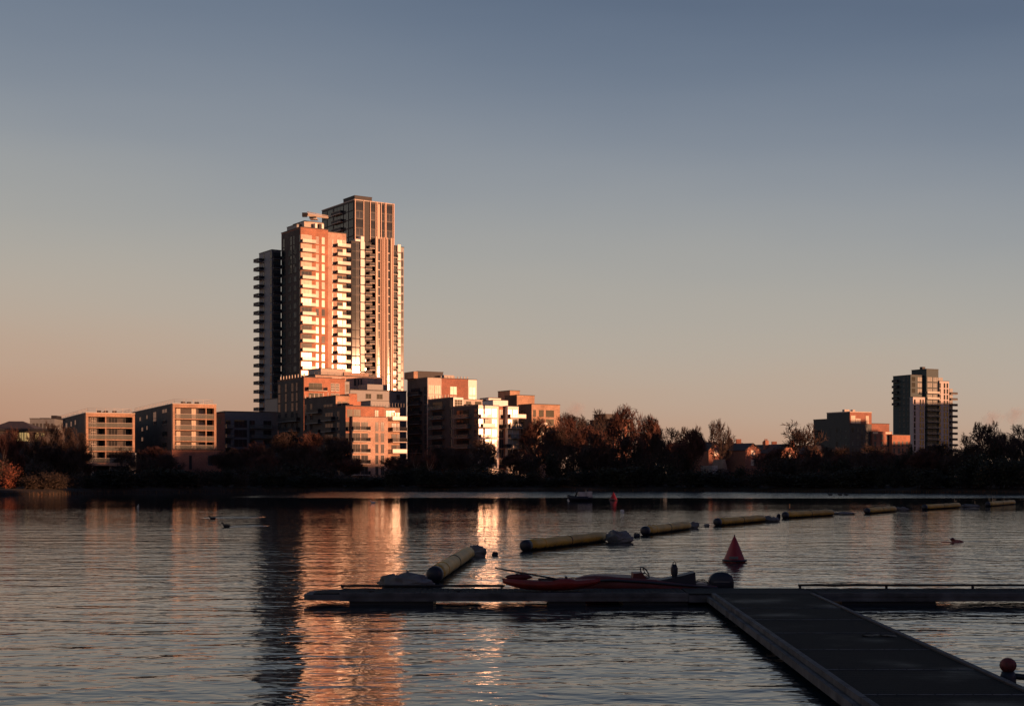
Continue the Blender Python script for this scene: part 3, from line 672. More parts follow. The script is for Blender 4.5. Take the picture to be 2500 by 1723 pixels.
b.winpx('R', 2078, 2088, T - 4.9, T - 1.5, 'glarewide'); b.winpx('R', 2089, 2101, T - 4.9, T - 2.8, 'glarewide'); b.winpx('R', 2114, 2121, T - 4.9, T - 1.5, 'glare')
b.winpx('R', 2131, 2143, Zat(1057, 640), Zat(1053, 640), 'glare', -1); b.winpx('R', 2162, 2176, Zat(1057, 640), Zat(1053, 640), 'glare', -1)
for px in (2062, 2068, 2082): b.one('roof_plant', b.s_(px, 5), b.s_(px, 5) + 1.4, 5, 6.5, T + .41, T + 1.5, CONC)
for k in range(10):
    z = Zat(1038, 640) - 3 - k * 3.1
    for pa, pb in ((2015, 2019), (2025, 2029)): b.winpx('L', pa, pb, z, z + 2, 'teal', -.01)
    for pa, pb in ((2041, 2045), (2050, 2054), (2063, 2068)): b.winpx('L', pa, pb, z, z + 2, 'teal', -.06)
    for pa, pb in ((2080, 2084), (2092, 2097), (2103, 2107), (2114, 2119)): b.winpx('R', pa, pb, z, z + 2, 'teal', .2)
    for pa, pb in ((2181, 2185), (2192, 2197), (2202, 2205), (2212, 2216)):
        if z < Zat(1064, 640) - 2: b.winpx('R', pa, pb, z, z + 2.2, 'teal', -3)
    for pa, pb in ((2134, 2139), (2150, 2156), (2164, 2170)):
        if z < Zat(1056, 640) - 2: b.winpx('R', pa, pb, z, z + 2, 'teal', -1)
    b.bals.append((2, 4, 1.5, 'grey dark side', 'L', 21.5, 0, z))
b.done()
TGREY = mat('green_grey_cladding', (.06, .092, .10), .6, .15, spec=.2)
b = Bld('apartment_tower', 2237, 900, 745, 28, 'slim grey green tower with curved balconies and pink lit side panels, far right', 'tower')
T = b.top; x1 = b.s_(2291)
xm = b.s_(2262); b.vol(xm, x1, 0, 11, .9, T, TGREY, cope=.3); xl_ = b.s_(2223, 2); b.vol(xl_, xm - .02, 2, 15, .9, Zat(917, 750), TGREY, cope=.3)
b.vol(b.s_(2229, -2.4), b.s_(2258, -2.4), -2.4, -.02, .9, Zat(970, 745), PINKP, 'panel_wing', cope=.2)
b.vol(x1 + .02, b.s_(2317, -.8), -.8, 12, .9, Zat(928, 745), PINKP, 'panel_wing', cope=.2); b.vol(x1 + .03, b.s_(2302, 5), 5, 12, Zat(928, 745), Zat(917, 745), GREY, 'penthouse')
b.vol(b.s_(2317, 1) + .3, b.s_(2326, 1), 1, 12, .9, Zat(945, 745), GREY)
b.one('roof_plant', xm + 1, xm + 3, 4, 6, T + .3, T + 1.6, DKM)
for k in range(22):
    z = Zat(930, 745) - k * 3.05
    if z < 3: break
    if k > 0:
        for pa, pb in ((2231.5, 2235), (2245.5, 2249), (2252, 2255)):
            if z < Zat(974, 745) - 2.4: b.winpx('R', pa, pb, z, z + 2.4, 'dark', -2.4)
    for pa, pb in ((2293, 2296.5), (2304, 2307.5), (2311, 2314.5)):
        if z < T - 7: b.winpx('R', pa, pb, z, z + 2.4, 'dark', -.8)
    for pa, pb in ((2195, 2199), (2204, 2210), (2215, 2219)): b.winpx('L', pa, pb, z, z + 2.3, 'teal', xl_)
    if z > Zat(968, 745): b.winpx('R', 2226, 2234, z, z + 2.3, 'dark', 2); b.winpx('R', 2240, 2256, z, z + 2.3, 'tealwide', 2)
    b.winpx('R', 2264, 2276, z, z + 2.4, 'tealwide'); b.winpx('R', 2278, 2290, z, z + 2.4, 'tealwide')
    if k > 1:
        b.balpx('R', 2258.5, 2291 if k > 3 else 2289, z - .3, 1.9, 'grey glass'); b.balpx('R', 2316.5, 2333, z - .3, 1.6, 'grey dark side', 1)
    if k < 5: b.bals.append((3, 4, 1.5, 'grey dark side', 'L', 12.5, xl_, z))
b.done()

# --- far left: low pavilion with lamplit windows, white block behind
b = Bld('pavilion', -20, 1042, 305, 3, 'low dark pavilion with a hipped roof and yellow lamplit windows at the left edge', 'building')
Lr = b.s_(128); T = Zat(1046, 305); b.vol(0, Lr, 0, 10, .9, T, BR_DK)
q = b.p('roof'); A = b.s_(45, 5); zr = Zat(1028, 310)
q.add([(-.5, -.5, T + .002), (b.s_(86), -.5, T + .002), (b.s_(86), 10.5, T + .002), (-.5, 10.5, T + .002), (A - 2, 5, zr), (A + 1, 5, zr)], [(0, 1, 5, 4), (1, 2, 5), (2, 3, 4, 5), (3, 0, 4), (0, 3, 2, 1)], SLATE)
b.p('eaves').box(-.6, Lr + .3, -.5, -.01, T - .5, T - .002, DKM)
zb_, zt_ = Zat(1077, 305), Zat(1055, 305)
for pa, pb in ((32, 46), (47, 58), (59, 72.5), (86, 94.5)): b.winpx('R', pa, pb, zb_, zt_, 'lit')
b.winpx('R', 100, 104, zb_ + 1.1, zt_ - .1, 'lit'); b.winpx('R', 105, 109, zb_ + 1.1, zt_ - .1, 'lit'); b.done()
b = Bld('pale_block', 73, 1022, 345, 4, 'pale grey flat roofed block behind the pavilion roof', 'building')
b.vol(0, b.s_(133), 0, 10, .9, b.top, GREY, cope=.15); b.vol(b.s_(97, 2), b.s_(120, 2), 2, 7, b.top + .16, Zat(1019, 345), DKM, 'roof_plant'); b.vol(b.s_(125, 2), b.s_(138, 2), 2, 7, b.top + .16, Zat(1013, 345), DKM, 'roof_plant')
for i in range(6): b.winpx('R', 80 + i * 9, 85 + i * 9, b.top - 2.6, b.top - 1.1, 'std')
b.done()
# ------------------------------------------------------------------ WATER AND GROUND
wm = bpy.data.materials.new('lake_water'); wm.use_nodes = True; n = wm.node_tree.nodes; l = wm.node_tree.links; p = n['Principled BSDF']
p.inputs['Base Color'].default_value = (.012, .026, .034, 1); p.inputs['Specular Tint'].default_value = (.70, .88, 1.0, 1); p.inputs['IOR'].default_value = 1.28
def V(name, **kw):
    x = n.new(name)
    for k, v in kw.items(): setattr(x, k, v)
    return x
def math_(op, a, b=None, c=None):
    x = V('ShaderNodeMath', operation=op)
    for i, q in enumerate((a, b, c)):
        if q is None: continue
        if isinstance(q, (int, float)): x.inputs[i].default_value = q
        else: l.new(q, x.inputs[i])
    return x.outputs[0]
tcw = V('ShaderNodeTexCoord'); sp = V('ShaderNodeSeparateXYZ'); l.new(tcw.outputs['Object'], sp.inputs[0])
X, Y = sp.outputs[0], sp.outputs[1]
def ripple(sx, sy, scale, det, rot=0, dist=0):
    mp = V('ShaderNodeMapping'); mp.inputs['Scale'].default_value = (sx, sy, 1); mp.inputs['Rotation'].default_value = (0, 0, R(rot))
    l.new(tcw.outputs['Object'], mp.inputs[0]); no = V('ShaderNodeTexNoise'); no.inputs['Scale'].default_value = scale; no.inputs['Detail'].default_value = det
    no.inputs['Roughness'].default_value = .5; no.inputs['Distortion'].default_value = dist
    l.new(mp.outputs[0], no.inputs['Vector']); return no.outputs['Fac']
def smooth(v, a, b_):
    m = V('ShaderNodeMapRange', interpolation_type='SMOOTHSTEP'); m.inputs['From Min'].default_value = a; m.inputs['From Max'].default_value = b_
    l.new(v, m.inputs['Value']); return m.outputs[0]
h1 = ripple(.45, 1.0, .6, 2, 6, .5)        # long gentle swell, wavelength about 2 m
h2 = ripple(.65, 1.0, 2.3, 2, -9, .6)       # ripples
h3 = ripple(.6, 1.0, 5.5, 1, 12)             # fine
patch = ripple(.25, 1.0, .03, 2, 4)         # calmer and rougher areas
far = smooth(math_('ADD', Y, math_('MULTIPLY', patch, 26)), 218, 232)          # wind-ruffled band along the far bank
left = smooth(X, -46, -28); far = math_('MULTIPLY', far, left)
H = math_('ADD', math_('MULTIPLY', h1, WAVE1), math_('ADD', math_('MULTIPLY', h2, WAVE2), math_('MULTIPLY', h3, WAVE3)))
amp = math_('ADD', math_('MULTIPLY', smooth(patch, .35, .65), .6), .7)
calm = smooth(Y, 75, 170); amp = math_('MULTIPLY', amp, math_('SUBTRACT', 1.0, math_('MULTIPLY', calm, .72)))
amp = math_('MULTIPLY', amp, math_('SUBTRACT', 1.0, math_('MULTIPLY', smooth(Y, 50, 90), .2)))
amp = math_('ADD', amp, math_('MULTIPLY', far, 3.0))
def ell(cx, cy, rx, ry):                     # bird wakes
    a = math_('POWER', math_('DIVIDE', math_('SUBTRACT', X, cx), rx), 2.0); b_ = math_('POWER', math_('DIVIDE', math_('SUBTRACT', Y, cy), ry), 2.0)
    return smooth(math_('SUBTRACT', 1.3, math_('ADD', a, b_)), 0, .6)
wk = None
for (px0, px1, py, ry) in ((500, 640, 1262, 3.2), (560, 650, 1283, 2.4), (2325, 2440, 1321, .5)):
    c = W((px0 + px1) / 2, py); e_ = ell(c.x, c.y, abs(K(px1) - K(px0)) * c.y / 2, ry); wk = e_ if wk is None else math_('MAXIMUM', wk, e_)
amp = math_('ADD', amp, math_('MULTIPLY', wk, 2.5))
bp = V('ShaderNodeBump'); bp.inputs['Strength'].default_value = 1.0; bp.inputs['Distance'].default_value = 1.0
l.new(math_('MULTIPLY', H, amp), bp.inputs['Height']); l.new(bp.outputs[0], p.inputs['Normal'])
l.new(math_('ADD', math_('MULTIPLY', far, .05), math_('SUBTRACT', .06, math_('MULTIPLY', smooth(Y, 60, 160), .025))), p.inputs['Roughness'])
b = MB(); b.add([(-1500, -60, 0), (1500, -60, 0), (1500, 330, 0), (-1500, 330, 0)], [(0, 1, 2, 3)], wm); tag(b.build('water'), kind='structure')

GROUND = mat('bank_ground', (.022, .018, .012), .95, .4, .3, bump=.6, bscale=2)
SHORE = [(-900, 1213), (-300, 1211), (0, 1208), (120, 1207), (250, 1203), (600, 1199.5), (900, 1198.5), (1250, 1199), (1500, 1198.5), (1800, 1199.5), (2200, 1203), (2500, 1205), (3200, 1209)]
shore = [W(x, y) for x, y in SHORE]
def shoreY(px):
    for (a, ya), (c, yc) in zip(SHORE, SHORE[1:]):
        if a <= px <= c: return CH * F / (ya + (yc - ya) * (px - a) / (c - a) - HY)
    return 280
cols = []
for i in range(len(shore) - 1):
    for k in range(8): cols.append(shore[i].lerp(shore[i + 1], k / 8))
cols.append(shore[-1])
offs = [(-1, -.6), (0, -.05), (.5, .35), (2, .7), (6, 1.0), (20, 1.1), (60, 1.0), (300, 1.0), (3500, 1.0)]
vs = []; fs = []
for i, c in enumerate(cols):
    for o, z in offs:
        jj = noise.noise(Vector((c.x * .15, o * .3, 0))) * (.8 if o < 30 else 0); d = 1 + (o + jj) / c.y
        vs.append((c.x * d, c.y * d, z + (noise.noise(Vector((c.x * .3, o, 3))) * .15 if 0 < o < 30 else 0)))
m_ = len(offs)
for i in range(len(cols) - 1):
    for k in range(m_ - 1): fs.append((i * m_ + k, (i + 1) * m_ + k, (i + 1) * m_ + k + 1, i * m_ + k + 1))
b = MB(); b.add(vs, fs, GROUND); tag(b.build('ground'), kind='structure')
b = MB(); b.add([(-1500, -70, .3), (1500, -70, .3), (1500, -3, .3), (-1500, -3, .3), (1500, 0, -.3), (-1500, 0, -.3), (-1500, -600, .4), (1500, -600, .4)], [(0, 1, 2, 3), (3, 2, 4, 5), (6, 7, 1, 0)], GROUND)
tag(b.build('near_bank'), kind='structure')

# ------------------------------------------------------------------ TREES
def tree_mesh(seed, h, spread=1.0, levels=5, up=.5, kids=(3, 4), first=.28, twig=TWIG, bark=BARK, tr=.022, trunk_r=None, ratio=.72, droop=0, twmin=.028):
    rg = random.Random(seed); T = MB(); C = MB()
    def br(p, d, ln, r, lv):
        n = 2 if lv < levels - 1 else 1; pts = [p]; cur = p; dd = d
        for i in range(n + (1 if lv < 2 else 0)):
            dd = (dd + Vector((rg.uniform(-1, 1), rg.uniform(-1, 1), rg.uniform(-.4, .8) - droop * lv * .25)) * (.16 + .05 * lv)).normalized()
            cur = cur + dd * ln / (n + (1 if lv < 2 else 0)); pts.append(cur)
        k = len(pts) - 1; r2 = max(twmin * .6, r * .55); rr = [r + (r2 - r) * i / k for i in range(k + 1)]
        (T if lv == 0 else C).tube(pts, rr, bark if lv < 2 else twig, 7 if lv == 0 else (5 if lv < 3 else 3), cap=False, smooth=lv < 3)
        if lv >= levels: return
        nk = rg.randint(*kids) + (1 if lv == 0 else 0) + (1 if lv >= 3 else 0)
        for i in range(nk):
            f = first + (1 - first) * (i + rg.random() * .7) / nk if lv else .38 + .6 * (i + rg.random() * .5) / nk
            f = min(f, 1); x = f * k; j = min(int(x), k - 1); q = pts[j].lerp(pts[j + 1], x - j)
            a = rg.uniform(0, 2 * math.pi) if lv else 2 * math.pi * (i * .382 + rg.random() * .15)
            ang = rg.uniform(.45, .95) * spread * (1.05 - .35 * f)
            ax = dd.cross(Vector((math.cos(a), math.sin(a), .3))).normalized()
            nd = (Matrix.Rotation(ang, 3, ax) @ dd); nd = (Matrix.Rotation(a, 3, dd) @ nd)
            nd = (nd + Vector((0, 0, up * .35))).normalized()
            br(q, nd, ln * ratio * rg.uniform(.75, 1.1), max(twmin, r2 * rg.uniform(.6, .85)), lv + 1)
    br(Vector((0, 0, -.3)), Vector((rg.uniform(-.06, .06), rg.uniform(-.06, .06), 1)).normalized(), h * .5, trunk_r or h * tr, 0)
    top = sorted(v[2] for v in C.v)[int(len(C.v) * .985)]; s = h / top
    cz, rz, rx = .66 * h / s, .36 * h / s, .40 * spread * h / s      # crown envelope
    for i, v in enumerate(C.v):
        dx, dy, dz = v[0] / rx, v[1] / rx, (v[2] - cz) / (rz if v[2] > cz else rz * 1.3); d = math.sqrt(dx * dx + dy * dy + dz * dz)
        lim = .86 + .30 * noise.noise(Vector((dx * 2.2, dy * 2.2, dz * 2.2 + seed)))
        if d > lim:
            k = (lim + (d - lim) * .30) / d; C.v[i] = (v[0] * k, v[1] * k, cz + (v[2] - cz) * k)
    T.v = [tuple(c * s for c in v) for v in T.v]; C.v = [tuple(c * s for c in v) for v in C.v]
    return T, C
def finish_tree(name, T, C, label, cat, group):
    r = empty(name, (0, 0, 0), 0, label, cat, group); T.build('trunk', r); C.build('crown', r); return r
def bush_mesh(seed, r, h, nl, leaf=LEAFD, size=.28, stems=26, twig=BARK, shape=1.0):
    rg = random.Random(seed); T = MB(); C = MB(); lumps = []
    for i in range(9):
        a = rg.uniform(0, 6.28); q = rg.uniform(0, .7) * r; z = h * rg.uniform(.3, .8); lumps.append((Vector((math.cos(a) * q, math.sin(a) * q, z)), r * rg.uniform(.3, .5), h * rg.uniform(.16, .3)))
    for i in range(stems):
        c, a_, b_ = rg.choice(lumps); e = c + Vector((rg.uniform(-1, 1) * a_, rg.uniform(-1, 1) * a_, rg.uniform(0, 1.3) * b_))
        T.tube([(rg.uniform(-.3, .3) * r, rg.uniform(-.3, .3) * r, -.2), e * .5 + Vector((0, 0, .1 * h)), e], [.06, .045, .02], twig, 3, cap=False)
    for i in range(nl):
        c, a_, b_ = rg.choice(lumps)
        while True:
            u = Vector((rg.uniform(-1, 1), rg.uniform(-1, 1), rg.uniform(-1, 1)))
            if .3 < u.length < 1: break
        u = u * (.75 + .5 * rg.random()); q = c + Vector((u.x * a_, u.y * a_, u.z * b_ * 1.3)); q.z = max(.05, q.z * rg.choice((1, 1, .6, .3)))
        n_ = Vector((rg.uniform(-1, 1), rg.uniform(-1, 1), rg.uniform(-.3, 1))).normalized(); t_ = n_.orthogonal().normalized(); b2 = n_.cross(t_); s_ = size * rg.uniform(.5, 1.2)
        C.add([q - t_ * s_, q + b2 * s_ * .5, q + t_ * s_, q - b2 * s_ * .5], [(0, 1, 2, 3)], leaf)
    return T, C
PROTO = {
 'round': [tree_mesh(11 + i, 10, 1.1, 5, .3, (4, 5), twmin=.034) for i in range(4)],
 'red': [tree_mesh(31 + i, 10, 1.0, 5, .35, (4, 5), twig=TWIGR, twmin=.036) for i in range(4)],
 'fan': [tree_mesh(51 + i, 10, 1.25, 5, .25, (3, 4), twig=TWIG, twmin=.045) for i in range(3)],
 'sparse': [tree_mesh(71, 10, 1.1, 5, .25, (3, 4), twmin=.04)],
 'birch': [tree_mesh(91 + i, 10, .7, 4, 1.0, (3, 4), bark=BIRCH, twig=TWIGR, tr=.012) for i in range(2)],
 'bush': [bush_mesh(5 + i, 3.4, 6, 2600) for i in range(3)],
 'brown': [bush_mesh(15 + i, 3.2, 6, 1500, LEAFB, .2, 60) for i in range(2)],
 'russet': [bush_mesh(25 + i, 3.0, 6, 1500, LEAFR, .16, 90, TWIGR) for i in range(2)],
}
MESH = {k: [(a.mesh('trunk'), c.mesh('crown')) for a, c in v] for k, v in PROTO.items()}
WORD = {'round': ('bare_tree', 'bare tree'), 'red': ('bare_tree', 'bare tree'), 'fan': ('bare_tree', 'bare tree'), 'sparse': ('bare_tree', 'bare tree'), 'birch': ('birch_tree', 'birch tree'),
        'bush': ('evergreen_bush', 'bush'), 'brown': ('brown_bush', 'bush'), 'russet': ('russet_bush', 'bush')}
trng = random.Random(99)
def plant(kind, px, top, D, wpx=None, label=None, group=None, base=1.0):
    me = trng.choice(MESH[kind]); D = max(D, shoreY(px) + 1.5); x = K(px) * D; h = Zat(top, D) - base
    sz = h / (6.4 if kind in ('bush', 'brown', 'russet') else 10.0); sx = sz
    if wpx:
        if kind in ('round', 'red', 'fan'): wpx *= 1.12
        nat = (max(v.co.x for v in me[1].vertices) - min(v.co.x for v in me[1].vertices)); sx = wpx / F * D / nat
    nm, cat = WORD[kind]
    r = empty(nm, (x, D, base), 0, label, cat, group); r.scale = (sx, sx, sz); r.rotation_euler = (0, 0, 0 if wpx and kind not in ('bush', 'brown') else trng.uniform(0, 6.28))
    for nn, m_ in zip(('trunk', 'crown'), me):
        o = bpy.data.objects.new(nn, m_); link(o); o.parent = r
    return r
G = 'bare trees along the far bank'
for (k, px, top, D, wp, lb) in [
 ('red', 12, 1036, 262, 60, 'reddish bare tree at the left edge above the sunlit bush'),
 ('birch', 2, 1050, 256, 40, 'pale trunked tree at the very left edge'),
 ('red', 40, 1062, 258, 44, 'slim reddish tree right of the pale trunks at the left edge'),
 ('round', 82, 1050, 300, 60, 'dark bare tree in front of the lamplit pavilion'),
 ('round', 128, 1032, 300, 76, 'brownish bare tree rising above the pavilion roof end'),
 ('round', 165, 1038, 298, 72, 'brown bare tree covering the left flank of the buff loggia block'),
 ('round', 197, 1052, 290, 56, 'brown bare tree at the left corner of the buff loggia block'),
 ('round', 345, 1106, 300, 66, 'bare tree between the two loggia blocks'),
 ('red', 392, 1110, 296, 56, 'reddish low tree left of the red brick plinth'),
 ('round', 300, 1134, 290, 60, 'low bare tree under the buff loggia block'),
 ('round', 560, 1092, 330, 70, 'reddish bare tree right of the red brick plinth'),
 ('red', 607, 1074, 345, 84, 'broad reddish bare tree before the dark grey block'),
 ('round', 655, 1092, 330, 60, 'reddish bare tree under the plain blue grey wall'),
 ('round', 705, 1052, 350, 90, 'dark bare tree before the slim windowed brick side'),
 ('red', 762, 1052, 350, 76, 'reddish bare tree before the dark brick wing'),
 ('round', 815, 1060, 335, 80, 'bare tree left of the pink lit brick block'),
 ('round', 730, 1090, 320, 90, 'low dark bare tree in front of the brick wing'),
 ('birch', 1012, 1092, 312, 34, 'white stemmed birch between the pink block and the stepped terraces'),
 ('birch', 1045, 1090, 310, 40, 'second white stemmed birch, right of the first'),
 ('red', 1030, 1108, 318, 90, 'reddish shrubby tree behind the two birches'),
 ('round', 1120, 1096, 330, 84, 'dark bare tree below the dark flank of the white terraces'),
 ('round', 1180, 1070, 345, 60, 'bare tree casting shadows over the bright balconies'),
 ('red', 1262, 1100, 330, 70, 'bare tree under the right corner of the bright balconies'),
 ('red', 1320, 1020, 400, 90, 'tall reddish tree before the dark block with the sunlit top storey'),
 ('red', 1365, 1003, 400, 84, 'tall dark red tree, left of the twin crowns'),
 ('round', 1400, 1006, 410, 80, 'tall bare tree where the skyline dips right of the blocks'),
 ('fan', 1462, 992, 440, 70, 'tall bare tree with a feathery crown above the brown block'),
 ('red', 1530, 990, 420, 92, 'tallest reddish tree with an oval crown before the brown block'),
 ('red', 1575, 1012, 400, 70, 'reddish tree sloping down right of the tallest oval crown'),
 ('red', 1440, 1040, 380, 100, 'broad reddish tree below the feathery crown'),
 ('fan', 1640, 1038, 395, 76, 'rounded bare tree left of the terrace roofs'),
 ('fan', 1692, 1036, 395, 76, 'rounded bare tree above the left end of the terrace roof'),
 ('sparse', 1762, 1020, 372, 70, 'lone open branched tree standing above the terrace roof'),
 ('fan', 1950, 1028, 378, 110, 'wide spreading bare tree left of the dark stepped block'),
 ('round', 2240, 1092, 420, 80, 'bare tree at the foot of the far right tower'),
 ('round', 2300, 1080, 430, 100, 'bare tree before the base of the far right tower'),
 ('round', 2130, 1085, 400, 120, 'broad bare tree before the dark stepped block'),
 ('round', 2060, 1090, 400, 90, 'bare tree under the left end of the dark stepped block'),
 ('fan', 2415, 1024, 400, 92, 'rugged bare oak standing above the dark mass near the right edge'),
 ('fan', 2492, 1030, 400, 80, 'bare tree cut by the right edge'),
 ('red', 1650, 1080, 370, 90, 'reddish tree below the two rounded crowns'),
 ('round', 1890, 1108, 360, 50, 'bare tree right of the glowing gable'),
 ]:
    plant(k, px, top, D, wp, lb, G)
plant('bush', 2226 / 1.0, 1075, 330, 16, 'narrow ivy covered trunk left of the far tower', G)
plant('russet', 25, 1128, 246, 64, 'sunlit russet willow bush at the water edge, far left', 'bushes along the far bank')
plant('russet', 88, 1186, 246, 60, 'low russet scrub at the water edge near the left edge', 'bushes along the far bank')
plant('russet', 1075, 1183, 286, 120, 'low russet scrub at the water edge under the birches', 'bushes along the far bank')
fx = 130
while fx < 2530:                                     # smaller bare trees standing in the bank thicket
    if not (200 < fx < 300 or 425 < fx < 520 or 850 < fx < 965 or 1160 < fx < 1240 or 1715 < fx < 1875):
        tp = 1098 + trng.uniform(-14, 16)
        if 1290 < fx < 1600: tp = 1066 + trng.uniform(-24, 24)
        if 1600 < fx < 1700: tp = 1062 + trng.uniform(-16, 18)
        if 540 < fx < 850: tp = 1104 + trng.uniform(-8, 12)
        if 2010 < fx < 2330: tp = 1100 + trng.uniform(-12, 12)
        if fx > 2340: tp = 1068 + trng.uniform(-14, 14)
        rr_ = plant(trng.choice(('round', 'red', 'round', 'fan')), fx, tp, shoreY(fx) + 14 + trng.uniform(0, 40), trng.uniform(60, 96), None, 'small bare trees in the bank thicket')
        rr_['label'] = 'small dark bare tree standing in the bank thicket'
    fx += trng.uniform(26, 44) if not 1290 < fx < 1700 else trng.uniform(26, 38)
bx = -60; i = 0
while bx < 2560:                                     # the dark thicket that lines the whole bank
    kind = trng.choice(['bush', 'bush', 'bush', 'brown']) if bx > 210 else 'brown'
    hi = 1150 + 9 * math.sin(bx * .011) + trng.uniform(-9, 9)
    if 60 < bx < 190: hi -= 6
    if 1380 < bx < 1700: hi -= 6
    if 2330 < bx < 2560: hi = 1118 + trng.uniform(-12, 10)
    if 850 < bx < 960: hi = max(hi, 1163)
    if bx > 70 or bx < -10:
        plant(kind, bx, hi, shoreY(bx) + 2 + trng.uniform(0, 5), trng.uniform(62, 92), None, 'dark bushes lining the far bank')['label'] = \
            'dark evergreen bush in the thicket lining the far bank' if kind == 'bush' else 'brown leafless bush in the thicket lining the far bank'
    bx += 34; i += 1
bx = -40
while bx < 2560:                                     # second, taller row
    hi = 1118 + trng.uniform(-14, 12)
    if 200 < bx < 560: hi = 1147 + trng.uniform(-5, 6)
    if 560 <= bx < 840: hi = 1128 + trng.uniform(-10, 8)
    if 840 < bx < 985: hi = 1156
    if 985 < bx < 1290: hi = 1140 + trng.uniform(-8, 8)
    if 1700 < bx < 1880: hi = 1139
    if 1300 < bx < 1700: hi = 1095 + trng.uniform(-14, 12)
    if 2000 < bx < 2330: hi = 1122 + trng.uniform(-10, 8)
    if bx > 2340: hi = 1082 + trng.uniform(-8, 20)
    kind = trng.choice(['brown', 'bush', 'brown'])
    plant(kind, bx, hi, shoreY(bx) + 14 + trng.uniform(0, 12), trng.uniform(66, 100), None, 'dark bushes lining the far bank')['label'] = \
        'dark evergreen bush in the thicket lining the far bank' if kind == 'bush' else 'brown leafless bush in the thicket lining the far bank'
    bx += 42
# reeds and grass tufts along the waterline
b = MB(); rg = random.Random(4); REED = mat('reeds', (.085, .048, .026), .9, .4, .5, island=.5)
for i in range(9000):
    px = rg.uniform(-30, 2540)
    if rg.random() > .45 + .5 * noise.noise(Vector((px * .02, 0, 0))): continue
    D = shoreY(px) + rg.uniform(-.4, 1.6); x = K(px) * D; h = rg.uniform(.25, .9); a = rg.uniform(0, 3.14); dx, dy = math.cos(a) * .05, math.sin(a) * .05; lx = rg.uniform(-.2, .2)
    b.add([(x - dx, D - dy, -.1), (x + dx, D + dy, -.1), (x + lx, D, h)], [(0, 1, 2)], REED)
tag(b.build('reeds'), 'rough dry reeds and grass along the far waterline', 'reeds', None, 'stuff')
# red lifebuoy housing on a post, far left bank
t = empty('lifebuoy_stand', W(31.5, 1203) + Vector((0, 1.0, 0)), 0, 'bright red lifebuoy on a post in front of the russet bush', 'lifebuoy')
RED = mat('red_plastic', (.42, .025, .02), .45, .15); q = MB(); q.tube([(0, .1, 0), (0, .1, 2.0)], .06, CONC, 8); q.build('post', t)
q = MB(); rings = []
for i in range(20):
    a = 2 * math.pi * i / 20; c = Vector((math.cos(a) * .42, 0, 2.25 + math.sin(a) * .42)); e = Vector((math.cos(a), 0, math.sin(a)))
    rings.append([c + e * math.cos(b2) * .14 + Vector((0, 1, 0)) * math.sin(b2) * .12 for b2 in [2 * math.pi * j / 8 for j in range(8)]])
rings.append(rings[0]); q.loft(rings, RED, cap=False); q.build('ring', t)

# ------------------------------------------------------------------ unseen blocks added out of view to shape the shade
Sh = Vector((S.x, S.y, 0)).normalized(); Pp = Vector((-Sh.y, Sh.x, 0)); Pp = Pp if Pp.x > 0 else -Pp
M0 = Vector((0, 200, 0)) + Sh * 300
def offset_of(p): return (Vector((p[0], p[1], 0)) - M0).dot(Pp)
gap = offset_of((W(25, 1205).x, 246)) if True else 0
def shade_block(c, ang, wdt, dp, h, label):  # unseen shadow caster in the form of a plain windowed block
    r = empty('apartment_block', (c.x, c.y, 0), ang, label, 'apartment block', 'unseen blocks added to cast shade'); q = MB(); q.box(-wdt / 2, wdt / 2, -dp / 2, dp / 2, .3, h, BR_DK); q.build('wall', r)
    q = MB(); q.box(-wdt / 2 - .2, wdt / 2 + .2, -dp / 2 - .2, dp / 2 + .2, h + .002, h + .4, CONC); q.build('roof', r)
    q = MB()
    for z in range(int(h / 3.1) - 1):
        for i in range(int(wdt / 3.5)):
            x = -wdt / 2 + 1.5 + i * 3.5; q.box(x, x + 1.6, dp / 2 - .03, dp / 2 + .06, 2 + z * 3.1, 3.6 + z * 3.1, PANED)
    o = q.build('window', r); o['kind'] = 'stuff'
angS = math.atan2(Pp.y, Pp.x)
for lo, hi, hh, lb in ((-330, gap - 3.2, 36, 'long added shade block out of view, south end'), (gap + 7, 88, 34.5, 'added shade block out of view, north of the gap'), (88.2, 118, 36.2, 'tallest added shade block out of view'),
                       (118.2, 160, 31.8, 'lower added shade block out of view'), (160.2, 235, 27.5, 'lowest added shade block out of view'), (235.2, 370, 34, 'added shade block out of view, north end')):
    shade_block(M0 + Pp * ((lo + hi) / 2), angS + math.pi, hi - lo, 14, hh, lb)
RT = Vector((K(2260) * 745, 745, 0)) + Sh * 260  # unseen slabs added to set shadow lines on the right-hand buildings
shade_block(RT + Pp * 2, angS + math.pi, 74, 16, SHH, 'tall added shade slab outside the right edge')
RB = Vector((K(2075) * 640, 640, 0)) + Sh * 240
for lo, hi, hh, lb in ((-44, 8.9, 41.5, 'tall part of the added shade slabs outside the right edge'), (9.0, 16, 37, 'middle part of the added shade slabs outside the right edge'), (16.1, 44, 30.5, 'low part of the added shade slabs outside the right edge')):
    shade_block(RB + Pp * ((lo + hi) / 2), angS + math.pi, hi - lo, 16, hh, lb)
